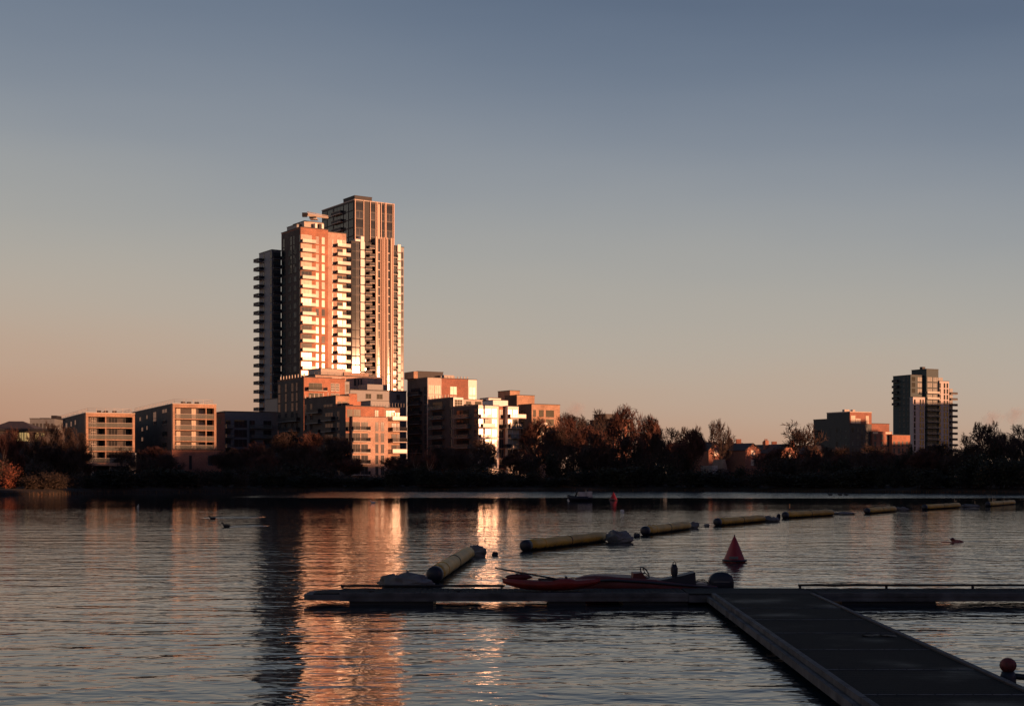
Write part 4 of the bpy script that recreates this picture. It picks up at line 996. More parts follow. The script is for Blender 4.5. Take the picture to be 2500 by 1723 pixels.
# ------------------------------------------------------------------ FLOATING BARRIER
YEL = mat('yellow_plastic', (.64, .35, .035), .5, .25, .8, bump=.3, bscale=5)
n = YEL.node_tree.nodes; l = YEL.node_tree.links; p = n['Principled BSDF']; src_ = p.inputs['Base Color'].links[0].from_socket          # dried weed and dirt round the waterline
g_ = n.new('ShaderNodeTexCoord'); sp_ = n.new('ShaderNodeSeparateXYZ'); l.new(g_.outputs['Object'], sp_.inputs[0]); nn_ = n.new('ShaderNodeTexNoise'); nn_.inputs['Scale'].default_value = 3.5; nn_.inputs['Detail'].default_value = 6; l.new(g_.outputs['Object'], nn_.inputs['Vector'])
ad_ = n.new('ShaderNodeMath'); ad_.operation = 'MULTIPLY_ADD'; ad_.inputs[1].default_value = -.3; l.new(nn_.outputs['Fac'], ad_.inputs[0]); l.new(sp_.outputs[2], ad_.inputs[2])
mr2 = n.new('ShaderNodeMapRange'); mr2.interpolation_type = 'SMOOTHSTEP'; mr2.inputs['From Min'].default_value = -.10; mr2.inputs['From Max'].default_value = .01; l.new(ad_.outputs[0], mr2.inputs['Value'])
mc_ = n.new('ShaderNodeMix'); mc_.data_type = 'RGBA'; mc_.inputs[6].default_value = (.06, .05, .025, 1); l.new(mr2.outputs[0], mc_.inputs[0]); l.new(src_, mc_.inputs[7]); l.new(mc_.outputs[2], p.inputs['Base Color'])
NAVY = mat('dark_rubber', (.012, .014, .025), .5, .3)
TARP = mat('grey_tarpaulin', (.15, .145, .14), .6, .35, 1.2, bump=.8, bscale=6)
def ground_pt(px, py, z=0): return W(px, py, z)
BAR = [((1060, 1421), (1144, 1363), 'steeply angled yellow float behind the jetty, nearest of the barrier'),
       ((1280, 1345), (1476, 1320.5), 'long yellow float with navy end, second along the barrier'),
       ((1573, 1306), (1680, 1291), 'yellow float behind the red conical buoy, third along the barrier'),
       ((1749, 1283), (1863, 1273), 'fourth yellow float of the barrier'), ((1914.5, 1265), (2032, 1257.5), 'fifth yellow float of the barrier'),
       ((2115, 1253.5), (2184, 1248), 'short yellow float, sixth along the barrier'), ((2256, 1244), (2341, 1238.5), 'seventh yellow float of the barrier'),
       ((2411, 1236), (2475, 1230.5), 'farthest yellow float of the barrier, at the right edge')]
for (a, c, lb) in BAR:
    A, C2 = W(*a), W(*c); r = .26; A.z = C2.z = r - .02; d = (C2 - A); ln = d.length; d.normalize()
    rt = empty('yellow_float', (A.x, A.y, 0), math.atan2(d.y, d.x), lb, 'float', 'yellow floats of the barrier')
    q = MB(); k = 14; q.tube([(.34 + (ln - .6) * i / k, 0, A.z + .012 * math.sin(i * 1.7)) for i in range(k + 1)], [r * (1 + .025 * math.sin(i * 2.3)) for i in range(k + 1)], YEL, 20, cap=True); q.build('body', rt)
    q = MB(); q.tube([(-.06, 0, A.z), (-.02, 0, A.z), (.08, 0, A.z), (.338, 0, A.z)], [.10, r * .8, r * 1.03, r * 1.05], NAVY, 20); q.build('end_cap', rt)
    q = MB(); q.tube([(ln - .258, 0, A.z), (ln - .05, 0, A.z), (ln + .05, 0, A.z)], [r * .98, r * .85, r * .3], TARP, 16); q.build('end_cap', rt)
    q = MB()
    for i in range(3): x = .34 + (ln - .6) * (i + .5) / 3; q.tube([(x, 0, A.z), (x + .07, 0, A.z)], [r * 1.04] * 2, DKM if i == 1 else YEL, 20)
    q.build('strap', rt)
def lump(name, px0, px1, py0, py1, mt, label, cat, seed=0, grp=None, dy=.7):
    c = W((px0 + px1) / 2, py1); D = c.y; wx = (px1 - px0) / F * D / 2; h = (py1 - py0) / F * D * 1.0
    bm = bmesh.new(); bmesh.ops.create_icosphere(bm, subdivisions=4, radius=1)
    for v in bm.verts:
        nz = noise.fractal(v.co * 1.6 + Vector((seed * 7, 0, 0)), .6, 2.0, 4); k = 1 + .28 * nz
        v.co = Vector((v.co.x * wx * k, v.co.y * wx * dy * k, (v.co.z * .52 + .28) * h * (1 + .45 * nz * max(0, v.co.z))))
    me = bpy.data.meshes.new(name); bm.to_mesh(me); bm.free(); me.materials.append(mt)
    for f in me.polygons: f.use_smooth = True
    o = bpy.data.objects.new(name, me); link(o); o.location = (c.x, D + wx * dy * .5, 0); return tag(o, label, cat, grp)
GB = 'sagging grey bags between the floats'
lump('grey_bag', 930, 1050, 1396, 1432, TARP, 'large sagging grey bag left of the nearest yellow float', 'bag', 1, GB, .6)
lump('grey_bag', 1139, 1187, 1326, 1358, TARP, 'pale grey bag at the far end of the nearest yellow float', 'bag', 2, GB)
lump('grey_bag', 1479, 1544, 1291, 1324, TARP, 'humped grey bag between the second and third yellow floats', 'bag', 3, GB)
lump('grey_bag', 1681, 1706, 1270, 1289, TARP, 'small grey bag between the third and fourth yellow floats', 'bag', 4, GB)
lump('grey_bag', 1865, 1906, 1258, 1273, TARP, 'dark grey bag between the fourth and fifth yellow floats', 'bag', 5, GB, .5)
lump('grey_bag', 2034, 2088, 1248, 1256, TARP, 'flat dark bag between the fifth and sixth yellow floats', 'bag', 6, GB, .5)
lump('grey_bag', 2186, 2216, 1235, 1246, TARP, 'light grey bag between the sixth and seventh yellow floats', 'bag', 7, GB, .5)
lump('grey_bag', 2342, 2394, 1230, 1237, TARP, 'low dark bag between the two farthest yellow floats', 'bag', 8, GB, .5)
GM = 'small mooring balls of the barrier'
lump('mooring_ball', 1201, 1216, 1344, 1355, NAVY, 'small dark ball floating right of the nearest yellow float', 'buoy', 11, GM)
lump('mooring_ball', 1547, 1563, 1299, 1311, NAVY, 'small dark ball before the navy end of the third float', 'buoy', 12, GM)
lump('mooring_ball', 1719, 1732, 1277, 1285, TARP, 'small brownish ball before the fourth yellow float', 'buoy', 13, GM)
lump('mooring_ball', 1896, 1906, 1253, 1264, NAVY, 'small dark ball before the navy end of the fifth float', 'buoy', 14, GM)
WP = mat('white_plastic', (.7, .68, .64), .4, .08)
lump('white_ball_buoy', 1514, 1524, 1242, 1250, WP, 'small white ball buoy below the far red conical buoy', 'buoy', 15)

# red conical marks
REDV = mat('red_vinyl', (.30, .012, .014), .42, .2, 3)
def cone(px, base_py, top_py, wpx, label, seed):
    c = W(px, base_py); D = c.y; h = (base_py - top_py) / F * D; r = wpx / F * D / 2 * 1.08
    rt = empty('racing_buoy', (c.x, D + r * .4, 0), R(18 + seed * 25), label, 'buoy', 'red racing buoys'); q = MB(); rings = []
    for i in range(9):
        f = i / 8; z = -.12 + f * (h + .12); base = r * (1 - f) ** .92 * (1 if i else .85) + .012; ring = []
        for k in range(24):
            a = 2 * math.pi * k / 24; tri = 1 / max(.5, math.cos(((a + .6) % (2 * math.pi / 4)) - math.pi / 4)); rr = base * (.72 + .28 * tri / 1.41) * (1 + .04 * math.sin(5 * a + seed) * (1 - f))
            ring.append(Vector((math.cos(a) * rr, math.sin(a) * rr, z)))
        rings.append(ring)
    q.loft(rings, REDV); q.build('body', rt)
    q = MB(); q.tube([(0, 0, h - .05), (0, 0, h + .03)], [.03, .02], DKM, 8); q.build('top_ring', rt)
    q = MB(); q.tube([(0, 0, .03), (0, 0, .10)], [r * 1.0, r * .96], NAVY, 24); q.build('base_band', rt)
    q = MB(); q.box(-r * .55, r * .15, -r * .93, -r * .85, .14, .24, TARP); o = q.build('patch', rt); o.rotation_euler = (0, 0, -R(18 + seed * 25))
cone(1795, 1372, 1307, 57, 'large red pointed buoy floating behind the jetty junction', 0)
cone(1498, 1221, 1200, 21, 'small distant red pointed buoy near the far bank', 1)
# orange marker stick, sunlight put into its brighter orange
t = empty('marker_post', W(1928, 1243), 0, 'thin orange sunlit marker post standing in the water past the fifth float', 'marker'); OR = mat('sunlit_orange', (.75, .28, .06), .5, .1)
q = MB(); q.tube([(0, 0, -.2), (0, 0, .55)], .05, OR, 8); q.build('post', t); q = MB(); q.tube([(0, 0, -.05), (0, 0, .08)], [.14, .12], NAVY, 10); q.build('collar', t)
# far moored boat
t = empty('moored_boat', W(1415, 1222.5), R(4), 'small moored boat with a dark bow and pale canopy near the far bank', 'boat'); s_ = W(1415, 1222.5).y / F
BOATW = mat('boat_white', (.5, .44, .42), .5, .2)
def hullmesh(Lh, beam, fh, m, deckz, n=12, stern=.85, rake=.25, m2=None):
    q = MB(); rings = []
    for i in range(n + 1):
        f = i / n; x = -Lh / 2 + Lh * f; bw = beam / 2 * (min(1, (f / .42)) ** .6 if f < .42 else 1 - (1 - stern) * (f - .42) / .58) + .01; sh_ = deckz + rake * max(0, (.4 - f) / .4) ** 2
        kz = -.12 + (deckz * .8 + .12) * max(0, 1 - f / .18) ** 2
        rings.append([Vector((x, -bw, sh_)), Vector((x, -bw * .93, (kz + sh_) / 2)), Vector((x, -bw * .5, kz)), Vector((x, 0, kz - .03)), Vector((x, bw * .5, kz)), Vector((x, bw * .93, (kz + sh_) / 2)), Vector((x, bw, sh_)), Vector((x, bw * .6, sh_ - fh)), Vector((x, -bw * .6, sh_ - fh))])
    q.loft(rings, m); return q
hullmesh(60 * s_, 1.9, .05, NAVY, .62).build('hull', t)
q = MB(); q.box(-3 * s_, 14 * s_, -.8, .8, .60, 1.15, BOATW); q.box(15 * s_, 29 * s_, -.85, .85, .5, 1.22, BOATW); q.build('canopy', t)
q = MB(); q.box(16 * s_, 20 * s_, -.5, .5, 1.23, 1.5, DKM); q.tube([(-10 * s_, 0, .6), (-4 * s_, 0, 1.4)], .12, DKM, 6); q.build('windscreen', t)
lump('mooring_ball', 1385, 1391, 1217, 1221, WP, 'tiny white ball at the bow of the moored boat', 'buoy', 16, GM)

# ------------------------------------------------------------------ birds and swimmer (one skinned surface each)
def skin(name, pts, edges, mt, loc, rz=0, sub=2, parent=None, sc_=1.0):
    me = bpy.data.meshes.new(name); bm = bmesh.new(); ly = bm.verts.layers.skin.verify(); vs_ = []
    for i, (x, y, z, rx, *ry) in enumerate(pts):
        v = bm.verts.new((x * sc_, y * sc_, z * sc_)); v[ly].radius = (rx * sc_, (ry[0] if ry else rx) * sc_); v[ly].use_root = (i == 0); vs_.append(v)
    for a, c in edges: bm.edges.new((vs_[a], vs_[c]))
    bm.to_mesh(me); bm.free(); me.materials.append(mt); o = bpy.data.objects.new(name, me); link(o)
    o.modifiers.new('skin', 'SKIN').use_smooth_shade = True; s__ = o.modifiers.new('sub', 'SUBSURF'); s__.levels = 1; s__.render_levels = sub
    o.location = loc; o.rotation_euler = (0, 0, rz)
    if parent: o.parent = parent
    return o
FEA = mat('dark_feathers', (.02, .018, .018), .6, .3, 12); FEW = mat('pale_feathers', (.6, .58, .55), .7, .1, 12); BILL = mat('bill', (.3, .2, .1), .5)
def bird(px, py, label, m=FEA, rz=0, sc_=1.0, name='duck'):
    pts = [(0, 0, .06, .10, .11), (.14, 0, .07, .09, .10), (.26, 0, .12, .03, .05), (-.12, 0, .08, .09, .1), (-.2, 0, .15, .045), (-.22, 0, .24, .04), (-.25, 0, .28, .05), (-.30, 0, .27, .03), (-.36, 0, .25, .012, .02)]
    o = skin(name, pts, [(0, 1), (1, 2), (0, 3), (3, 4), (4, 5), (5, 6), (6, 7), (7, 8)], m, W(px, py), rz, 2, None, sc_)
    tag(o, label, 'bird', 'water birds on the lake'); return o
bird(519, 1267, 'dark duck at the head of the upper bright wake', sc_=1.0); bird(553, 1286, 'dark duck at the head of the lower bright wake', sc_=1.0)
bird(911, 1228, 'small white gull on the orange reflection', FEW, 0, 1.2, 'gull'); bird(337, 1238, 'pale gull left of the upper duck', FEW, 2, 1.1, 'gull')
for px, lb in ((2027, 'left'), (2051, 'middle'), (2066, 'right')): bird(px, 1209, 'dark coot near the far bank, %s of three in a row' % lb, sc_=1.6, name='coot')
SKIN = mat('skin', (.34, .10, .07), .5, .15, 8); CAP = mat('swim_cap', (.10, .012, .012), .4, .1)
sw = W(2335, 1322.5)
o = skin('person', [(.45, 0, -.16, .15, .10), (.2, 0, .0, .20, .12), (.02, 0, .03, .13, .09), (-.11, 0, .04, .075), (-.18, 0, .075, .09, .10), (-.2, 0, .12, .085, .09),
     (.1, -.22, 0, .07), (-.25, -.34, -.02, .05), (-.62, -.2, 0, .04), (-.74, -.17, .0, .035), (.1, .22, -.02, .07), (.35, .42, -.1, .05), (.15, .6, -.15, .04), (.9, 0, -.3, .14, .1),
     (1.4, -.1, -.4, .08), (1.4, .1, -.4, .08), (1.85, -.1, -.45, .05), (1.85, .1, -.4, .05), (-.275, 0, .07, .025), (-.84, -.19, 0, .012), (-.85, -.16, 0, .012), (-.84, -.13, 0, .012), (-.80, -.11, .01, .012)],
     [(0, 1), (1, 2), (2, 3), (3, 4), (4, 5), (2, 6), (6, 7), (7, 8), (8, 9), (2, 10), (10, 11), (11, 12), (0, 13), (13, 14), (13, 15), (14, 16), (15, 17), (4, 18), (9, 19), (9, 20), (9, 21), (9, 22)], SKIN, sw)
tag(o, 'swimmer in a dark red cap doing breaststroke to the left', 'person')
q = MB(); rings = []
for i in range(7):
    a = math.pi / 2 * i / 6.0; rings.append([Vector((-.20 + math.cos(2 * math.pi * k / 16) * .115 * math.cos(a), math.sin(2 * math.pi * k / 16) * .105 * math.cos(a), .11 + .115 * math.sin(a))) for k in range(16)])
q.loft(rings, CAP); c_ = q.build('swim_cap', o)

# ------------------------------------------------------------------ JETTY
DECK = mat('deck_boards', (.02, .02, .021), .85, .35, 6, bump=.5, bscale=14, spec=.15)
EDGE = mat('weathered_edge', (.10, .10, .105), .8, .45, 2, bump=.4, bscale=10, spec=.2)
RAILM = mat('dark_timber', (.02, .018, .018), .7, .3, 4)
Y0, Y1, ZD = 37.06, 38.85, .30
jt = empty('jetty', (0, 37, 0), 0, 'dark floating jetty running across the water with a rounded left end', 'jetty')
def jb(name): return MB()
XL, XR = K(740) * Y0, 26.0
gx0, gx1 = 4.72, 7.86                                                # where the walkway joins
def plan(x0, x1, z0, z1, m, ins=0, roundl=True):
    pts = []
    if roundl:
        for a in range(7):
            t_ = math.pi / 2 * a / 6; pts.append((x0 + ins + .75 * (1 - math.cos(t_)) if a else x0 + ins, Y1 - .95 - ins + .95 * math.sin(t_)))
        pts = [(x0 + ins, Y0 + ins + .18), (x0 + ins + .18, Y0 + ins)][::-1] + pts
    else: pts = [(x0, Y0 + ins), (x0, Y1 - ins)]
    pts += [(x1, Y1 - ins), (x1, Y0 + ins)]
    q = MB(); k = len(pts); q.add([(x, y, z0) for x, y in pts] + [(x, y, z1) for x, y in pts], [tuple(range(k)), tuple(range(2 * k - 1, k - 1, -1))] + [(i, i + k, (i + 1) % k + k, (i + 1) % k) for i in range(k)], m); return q
def local(q, o): q.v = [(v[0] - o[0], v[1] - o[1], v[2] - o[2]) for v in q.v]; return q
JO = (0, 37, 0)
# deck boards as separate strips across the width
for (a, c_, rl) in ((XL, gx0 - .12, True), (gx1 + .12, XR, False)):
    local(plan(a, c_, .12, ZD - .03, EDGE, 0, rl), JO).build('edge_beam', jt)
    q = MB(); x = a + (.85 if rl else .02)
    while x < c_ - .1: q.box(x, x + .135, Y0 + .09, Y1 - .09, ZD - .028, ZD + .002 + .004 * math.sin(x * 9), DECK); x += .145
    if rl: q.box(a + .25, a + .845, Y0 + .09, Y1 - .7, ZD - .028, ZD, DECK)
    local(q, JO).build('deck', jt)
    q = MB(); q.box(a + (.95 if rl else 0), c_, Y0 - .03, Y0 + .07, ZD - .075, ZD + .02, EDGE); q.box(a + (.95 if rl else 0), c_, Y0 - .015, Y0 - .004, .1, ZD - .09, EDGE); local(q, JO).build('kerb', jt)
q = MB(); q.box(gx0 - .11, gx1 + .11, Y0 - .05, Y1, .08, ZD - .04, EDGE); q.box(gx0 - .10, gx1 + .10, Y0 - .04, Y1 - .02, ZD - .038, ZD + .004, DECK); local(q, JO).build('junction_deck', jt)
for a, c_ in ((K(852) * 37.1, K(1057) * 37.1), (K(1338) * 37.1, K(1430) * 37.1), (2.9, 4.6), (K(2057) * 37.1, K(2287) * 37.1), (14.5, 17)):
    q = MB(); q.box(a, c_, Y0 + .12, Y1 - .12, -.35, .118, NAVY); local(q, JO).build('pontoon', jt)
def bump_rail(x0, x1, y, z):
    q = MB(); q.tube([(x0, y, z), (x1, y, z)], .032, RAILM, 8); local(q, JO); r_ = q.build('rail', jt)
    x = x0 + .05
    q = MB()
    while x < x1 - .1: q.box(x - .03, x + .03, y - .03, y + .03, ZD, z - .033, RAILM); x += 2.35
    q.box(x1 - .11, x1 - .05, y - .03, y + .03, ZD, z - .033, RAILM)
    local(q, JO).build('rail_post', jt)
bump_rail(K(832) * 38.7, K(1232) * 38.7, 38.72, .375); bump_rail(K(1949) * 38.7, XR, 38.72, .392)
# walkway towards the viewer
wl = [(5.16, 37.0), (4.73, 19.3), (4.62, 14.0), (4.5, 6.0)]; wr = [(7.86, 37.0), (7.41, 22.56), (7.36, 20.5), (7.05, 6.0)]
def xl(y): return 4.5 + (5.16 - 4.5) * (y - 6) / 31
def xr(y): return 7.06 + (7.86 - 7.06) * (y - 6) / 31
wk_ = empty('walkway', (6, 20, 0), 0, 'broad dark walkway leading from the lower right corner to the jetty', 'walkway'); WO = (6, 20, 0)
wetm = bpy.data.materials.new('wet_deck'); wetm.use_nodes = True; n = wetm.node_tree.nodes; l = wetm.node_tree.links; p = n['Principled BSDF']
p.inputs['Base Color'].default_value = (.012, .011, .0105, 1); p.inputs['Specular IOR Level'].default_value = .16
t_ = n.new('ShaderNodeTexCoord'); no = n.new('ShaderNodeTexNoise'); no.inputs['Scale'].default_value = .42; no.inputs['Detail'].default_value = 4; l.new(t_.outputs['Object'], no.inputs['Vector'])
mr_ = n.new('ShaderNodeMapRange'); mr_.interpolation_type = 'SMOOTHSTEP'; mr_.inputs['From Min'].default_value = .52; mr_.inputs['From Max'].default_value = .66; mr_.inputs['To Min'].default_value = .85; mr_.inputs['To Max'].default_value = .52
l.new(no.outputs['Fac'], mr_.inputs['Value']); l.new(mr_.outputs[0], p.inputs['Roughness'])
n2 = n.new('ShaderNodeTexNoise'); n2.inputs['Scale'].default_value = 30; l.new(t_.outputs['Object'], n2.inputs['Vector']); bb = n.new('ShaderNodeBump'); bb.inputs['Strength'].default_value = .9; bb.inputs['Distance'].default_value = .02; l.new(n2.outputs['Fac'], bb.inputs['Height']); l.new(bb.outputs[0], p.inputs['Normal'])
q = MB(); y = 6.0
while y < 36.85:
    q.add([(xl(y) + .12, y, ZD - .05), (xr(y) - .12, y, ZD - .05), (xr(y) - .12, y + .19, ZD - .05), (xl(y) + .12, y + .19, ZD - .05),
           (xl(y) + .12, y, ZD - .002), (xr(y) - .12, y, ZD - .002), (xr(y) - .12, y + .19, ZD - .002), (xl(y) + .12, y + .19, ZD - .002)],
          [(0, 3, 2, 1), (4, 5, 6, 7), (0, 1, 5, 4), (2, 3, 7, 6), (1, 2, 6, 5), (3, 0, 4, 7)], wetm); y += .2
local(q, WO).build('deck', wk_)
for yj in (9.6, 12.2, 14.8, 17.4, 20.0, 22.6, 25.2, 27.8, 30.4, 33.0):
    q = MB(); q.box(xl(yj) + .13, xr(yj) - .13, yj, yj + .06, ZD - .001, ZD + .008, EDGE)
    k = 0
    while k < 9: q.tube([(xl(yj) + .35 + k * .27, yj + .03, ZD + .008), (xl(yj) + .35 + k * .27, yj + .03, ZD + .014)], .014, RAILM, 6); k += 1
    local(q, WO).build('joint_strip', wk_)
for side, fx, sg in ((0, xl, 1), (1, xr, -1)):
    ya = 6.0
    for yb in (13.0, 19.6, 26.6, 33.0, 36.95):
        q = MB()
        for (o0, o1, z0, z1, m) in ((.02, .11, ZD - .2, ZD + .03, EDGE), (-.10, -.012, ZD - .2, ZD - .06, EDGE), (.112, .118, ZD - .2, ZD + .028, NAVY)):
            P_ = [(fx(ya) + sg * o0, ya + .02), (fx(ya) + sg * o1, ya + .02), (fx(yb) + sg * o1, yb - .02), (fx(yb) + sg * o0, yb - .02)]
            q.add([(x, y, z0) for x, y in P_] + [(x, y, z1) for x, y in P_], [(0, 1, 2, 3), (7, 6, 5, 4), (0, 4, 5, 1), (1, 5, 6, 2), (2, 6, 7, 3), (3, 7, 4, 0)], m)
        local(q, WO).build('edge_beam', wk_); ya = yb
for ya in (8, 14, 20.5, 27, 33):
    q = MB(); q.box(xl(ya) + .2, xr(ya) - .2, ya, ya + 1.8, -.35, ZD - .21, NAVY); local(q, WO).build('pontoon', wk_)
# fallen leaves on the walkway
LEAFP = mat('fallen_leaf', (.16, .13, .09), .7, .3, 9)
for i, (px, py) in enumerate(((2118, 1552), (2136, 1551), (2160, 1552), (2176, 1553))):
    c = W(px, py, ZD); q = MB(); rg = random.Random(i)
    q.add([(math.cos(a) * rg.uniform(.06, .1) * 1.5, math.sin(a) * rg.uniform(.06, .12), .015 + .012 * math.sin(a * 2)) for a in [j * math.pi / 4 for j in range(8)]], [tuple(range(8))], LEAFP)
    o = q.build('fallen_leaf'); o.location = c; tag(o, 'pale fallen leaf on the dark walkway, number from the left: ' + ('first', 'second', 'third', 'last')[i], 'leaf', 'fallen leaves on the walkway')

# red mooring buoy beside the walkway
c = W(2461, 1668); t = empty('mooring_buoy', c, 0, 'round red buoy on a dark base beside the walkway, lower right', 'buoy'); s_ = c.y / F
q = MB(); rings = []
for i in range(9):
    a = -math.pi / 2 + math.pi * i / 8; rings.append([Vector((math.cos(2 * math.pi * k / 20) * .135 * max(.02, math.cos(a)), math.sin(2 * math.pi * k / 20) * .135 * max(.02, math.cos(a)), .30 + .125 * math.sin(a))) for k in range(20)])
q.loft(rings, mat('red_ball', (.12, .016, .014), .6, .5, 9)); q.build('ball', t)
q = MB(); q.tube([(0, 0, -.15), (0, 0, .0), (.0, 0, .12), (0, 0, .2)], [.10, .13, .125, .10], NAVY, 14); q.tube([(.05, 0, .13), (.3, .02, .10), (.7, .05, .09)], [.05, .05, .045], NAVY, 8); q.build('base', t)

# ------------------------------------------------------------------ red kayak, paddle and small float on the jetty
KR = mat('kayak_red', (.22, .022, .014), .5, .25, 2.5); KD = mat('kayak_dark', (.03, .012, .012), .6, .2)
Dk = 37.95
def PX(px, py, D=Dk): return Vector((K(px) * D, D, Zat(py, D)))
a, c = PX(1227, 1416), PX(1465, 1414)
Lk = c.x - a.x; kz = ZD + .03
t = empty('kayak', ((a.x + c.x) / 2, Dk - .1, kz), 0, 'red plastic kayak lying on the jetty with a paddle across it', 'kayak'); q = MB(); rings = []
for i in range(17):
    f = i / 16; x = -Lk / 2 + Lk * f; e = math.sin(math.pi * min(1, max(0, f))) ** .55 + .03; bw = .33 * e; keel = .20 * abs(2 * f - 1) ** 3; sheer = .25 + .055 * abs(2 * f - 1) ** 2 + (.06 if .5 < f < .72 else 0)
    rings.append([Vector((x, -bw, sheer - .04)), Vector((x, -bw * .85, keel + (sheer - keel) * .35)), Vector((x, -bw * .4, keel)), Vector((x, 0, keel - .008)), Vector((x, bw * .4, keel)), Vector((x, bw * .85, keel + (sheer - keel) * .35)), Vector((x, bw, sheer - .04)), Vector((x, bw * .5, sheer)), Vector((x, 0, sheer + .012)), Vector((x, -bw * .5, sheer))])
q.loft(rings, KR); q.build('hull', t)
q = MB(); rr = [Vector((.08 + math.cos(2 * math.pi * k / 20) * .42, math.sin(2 * math.pi * k / 20) * .2, .285)) for k in range(20)]; rr2 = [v * 1 + Vector((0, 0, .055)) for v in rr]; q.tube(rr + [rr[0]], .022, KD, 6, cap=False); q.build('cockpit_rim', t)
q = MB(); q.box(.36, .42, -.16, .16, .28, .36, KD); q.build('seat_back', t); q = MB(); q.tube([(-Lk / 2 + .06, 0, .28), (-Lk / 2 - .01, 0, .31), (-Lk / 2 + .02, 0, .24)], .015, KD, 6); q.build('grab_loop', t)
t = empty('paddle', (0, 0, 0), 0, 'black double bladed paddle resting across the red kayak', 'paddle'); pa, pb = PX(1243, 1392), PX(1358, 1412.5, 37.7)
q = MB(); q.tube([pa, pb], .022, NAVY, 8); q.build('shaft', t)
for e, sgn in ((pa, -1), (pb, 1)):
    d = (pb - pa).normalized() * sgn; q = MB(); rings = []
    for i in range(9):
        f = i / 8; c_ = e + d * (f * .42 - .03); w_ = .075 * math.sin(math.pi * min(.97, f * .8 + .15)) ** .6; rings.append([c_ + Vector((0, w_ * .9, .0)), c_ + Vector((0, 0, .02)), c_ + Vector((0, -w_ * .9, .0)), c_ + Vector((0, 0, -.02))])
    q.loft(rings, NAVY); q.build('blade', t)
a, c = PX(1233, 1408), PX(1300, 1408); q = MB(); rings = []; Lf = c.x - a.x
for i in range(13):
    f = i / 12; x = -Lf / 2 + Lf * f; r_ = .085 * math.sin(math.pi * f) ** .5 + .004; rings.append([Vector((x, math.cos(2 * math.pi * k / 12) * r_, math.sin(2 * math.pi * k / 12) * r_ * .95)) for k in range(12)])
t = empty('rescue_float', ((a.x + c.x) / 2, Dk + .05, Zat(1408, Dk)), 0, 'dark red oval rescue float lying on the bow of the kayak', 'float'); q.loft(rings, mat('float_red', (.10, .012, .012), .5, .2)); q.build('body', t)
q = MB(); q.tube([(-.1, -.06, .07), (0, -.065, .11), (.12, -.06, .07)], .012, NAVY, 6); q.build('handle', t)

# ------------------------------------------------------------------ red safety boat with console and outboard
Db = 39.9
def PB(px, py, D=Db): return Vector((K(px) * D, D, Zat(py, D)))
a, c = PB(1404, 1410), PB(1742, 1410); Lb = c.x - a.x
t = empty('motor_boat', ((a.x + c.x) / 2, Db, 0), 0, 'dark red motor boat with a steering wheel and outboard, moored behind the jetty', 'boat')
HR = mat('hull_red', (.12, .014, .013), .5, .25, 2); bo = (a.x + c.x) / 2
def BL(px, py, y=0): v = PB(px, py); return Vector((v.x - bo, y, v.z))
q = MB(); rings = []
for i in range(15):
    f = i / 14; x = -Lb / 2 + Lb * f; bw = .78 * min(1, (f / .3 + .02)) ** .5; sheer = [.50, .56, .585, .58, .57, .56, .54, .52, .50, .45, .41, .38, .36, .34, .33][i]; keel = -.12 + .55 * max(0, 1 - f / .2) ** 2
    rings.append([Vector((x, -bw, sheer - .08)), Vector((x, -bw * .95, keel * .4 + sheer * .4)), Vector((x, -bw * .5, keel)), Vector((x, 0, keel - .05)), Vector((x, bw * .5, keel)), Vector((x, bw * .95, keel * .4 + sheer * .4)), Vector((x, bw, sheer - .08)), Vector((x, bw * .85, sheer)), Vector((x, 0, sheer + .005 - (.06 if f > .25 else 0))), Vector((x, -bw * .85, sheer))])
q.loft(rings, HR); q.build('hull', t)
q = MB(); q.tube([(-Lb / 2 + .5, -.76, .47), (-Lb / 4, -.80, .50), (0, -.80, .44), (Lb / 2, -.80, .28)], .035, NAVY, 8); q.build('rubbing_strake', t)
A_ = [BL(1541, 1428), BL(1544, 1397), BL(1566, 1395.5), BL(1584, 1422), BL(1590, 1428)]
q = MB(); k = 5; q.add([(v.x, -.35, v.z) for v in A_] + [(v.x, .35, v.z) for v in A_], [tuple(range(5)), tuple(range(9, 4, -1))] + [(i, i + 5, (i + 1) % 5 + 5, (i + 1) % 5) for i in range(5)], HR); q.build('console', t)
wc = BL(1574, 1397); ax = Vector((.87, 0, .5)).normalized(); ux = Vector((-.5, 0, .87)); uy = Vector((0, 1, 0)); rr = .185
dirn = (BL(1583, 1409) - BL(1565, 1386)).normalized(); ux = dirn; ax = ux.cross(uy)
q = MB(); ux2 = (ux + uy * .0).normalized()
uyy = (uy * .8 + ax * .6).normalized() * .8
q.tube([wc + ux2 * math.cos(i * math.pi / 10) * rr + uyy * math.sin(i * math.pi / 10) * rr * .9 for i in range(21)], .017, NAVY, 6, cap=False)
for i in range(3): an = i * 2.09 + .4; q.tube([wc, wc + ux2 * math.cos(an) * rr + uyy * math.sin(an) * rr * .9], .011, NAVY, 5)
q.build('steering_wheel', t); q = MB(); q.tube([wc, BL(1566, 1402)], .022, NAVY, 6); q.build('steering_column', t)
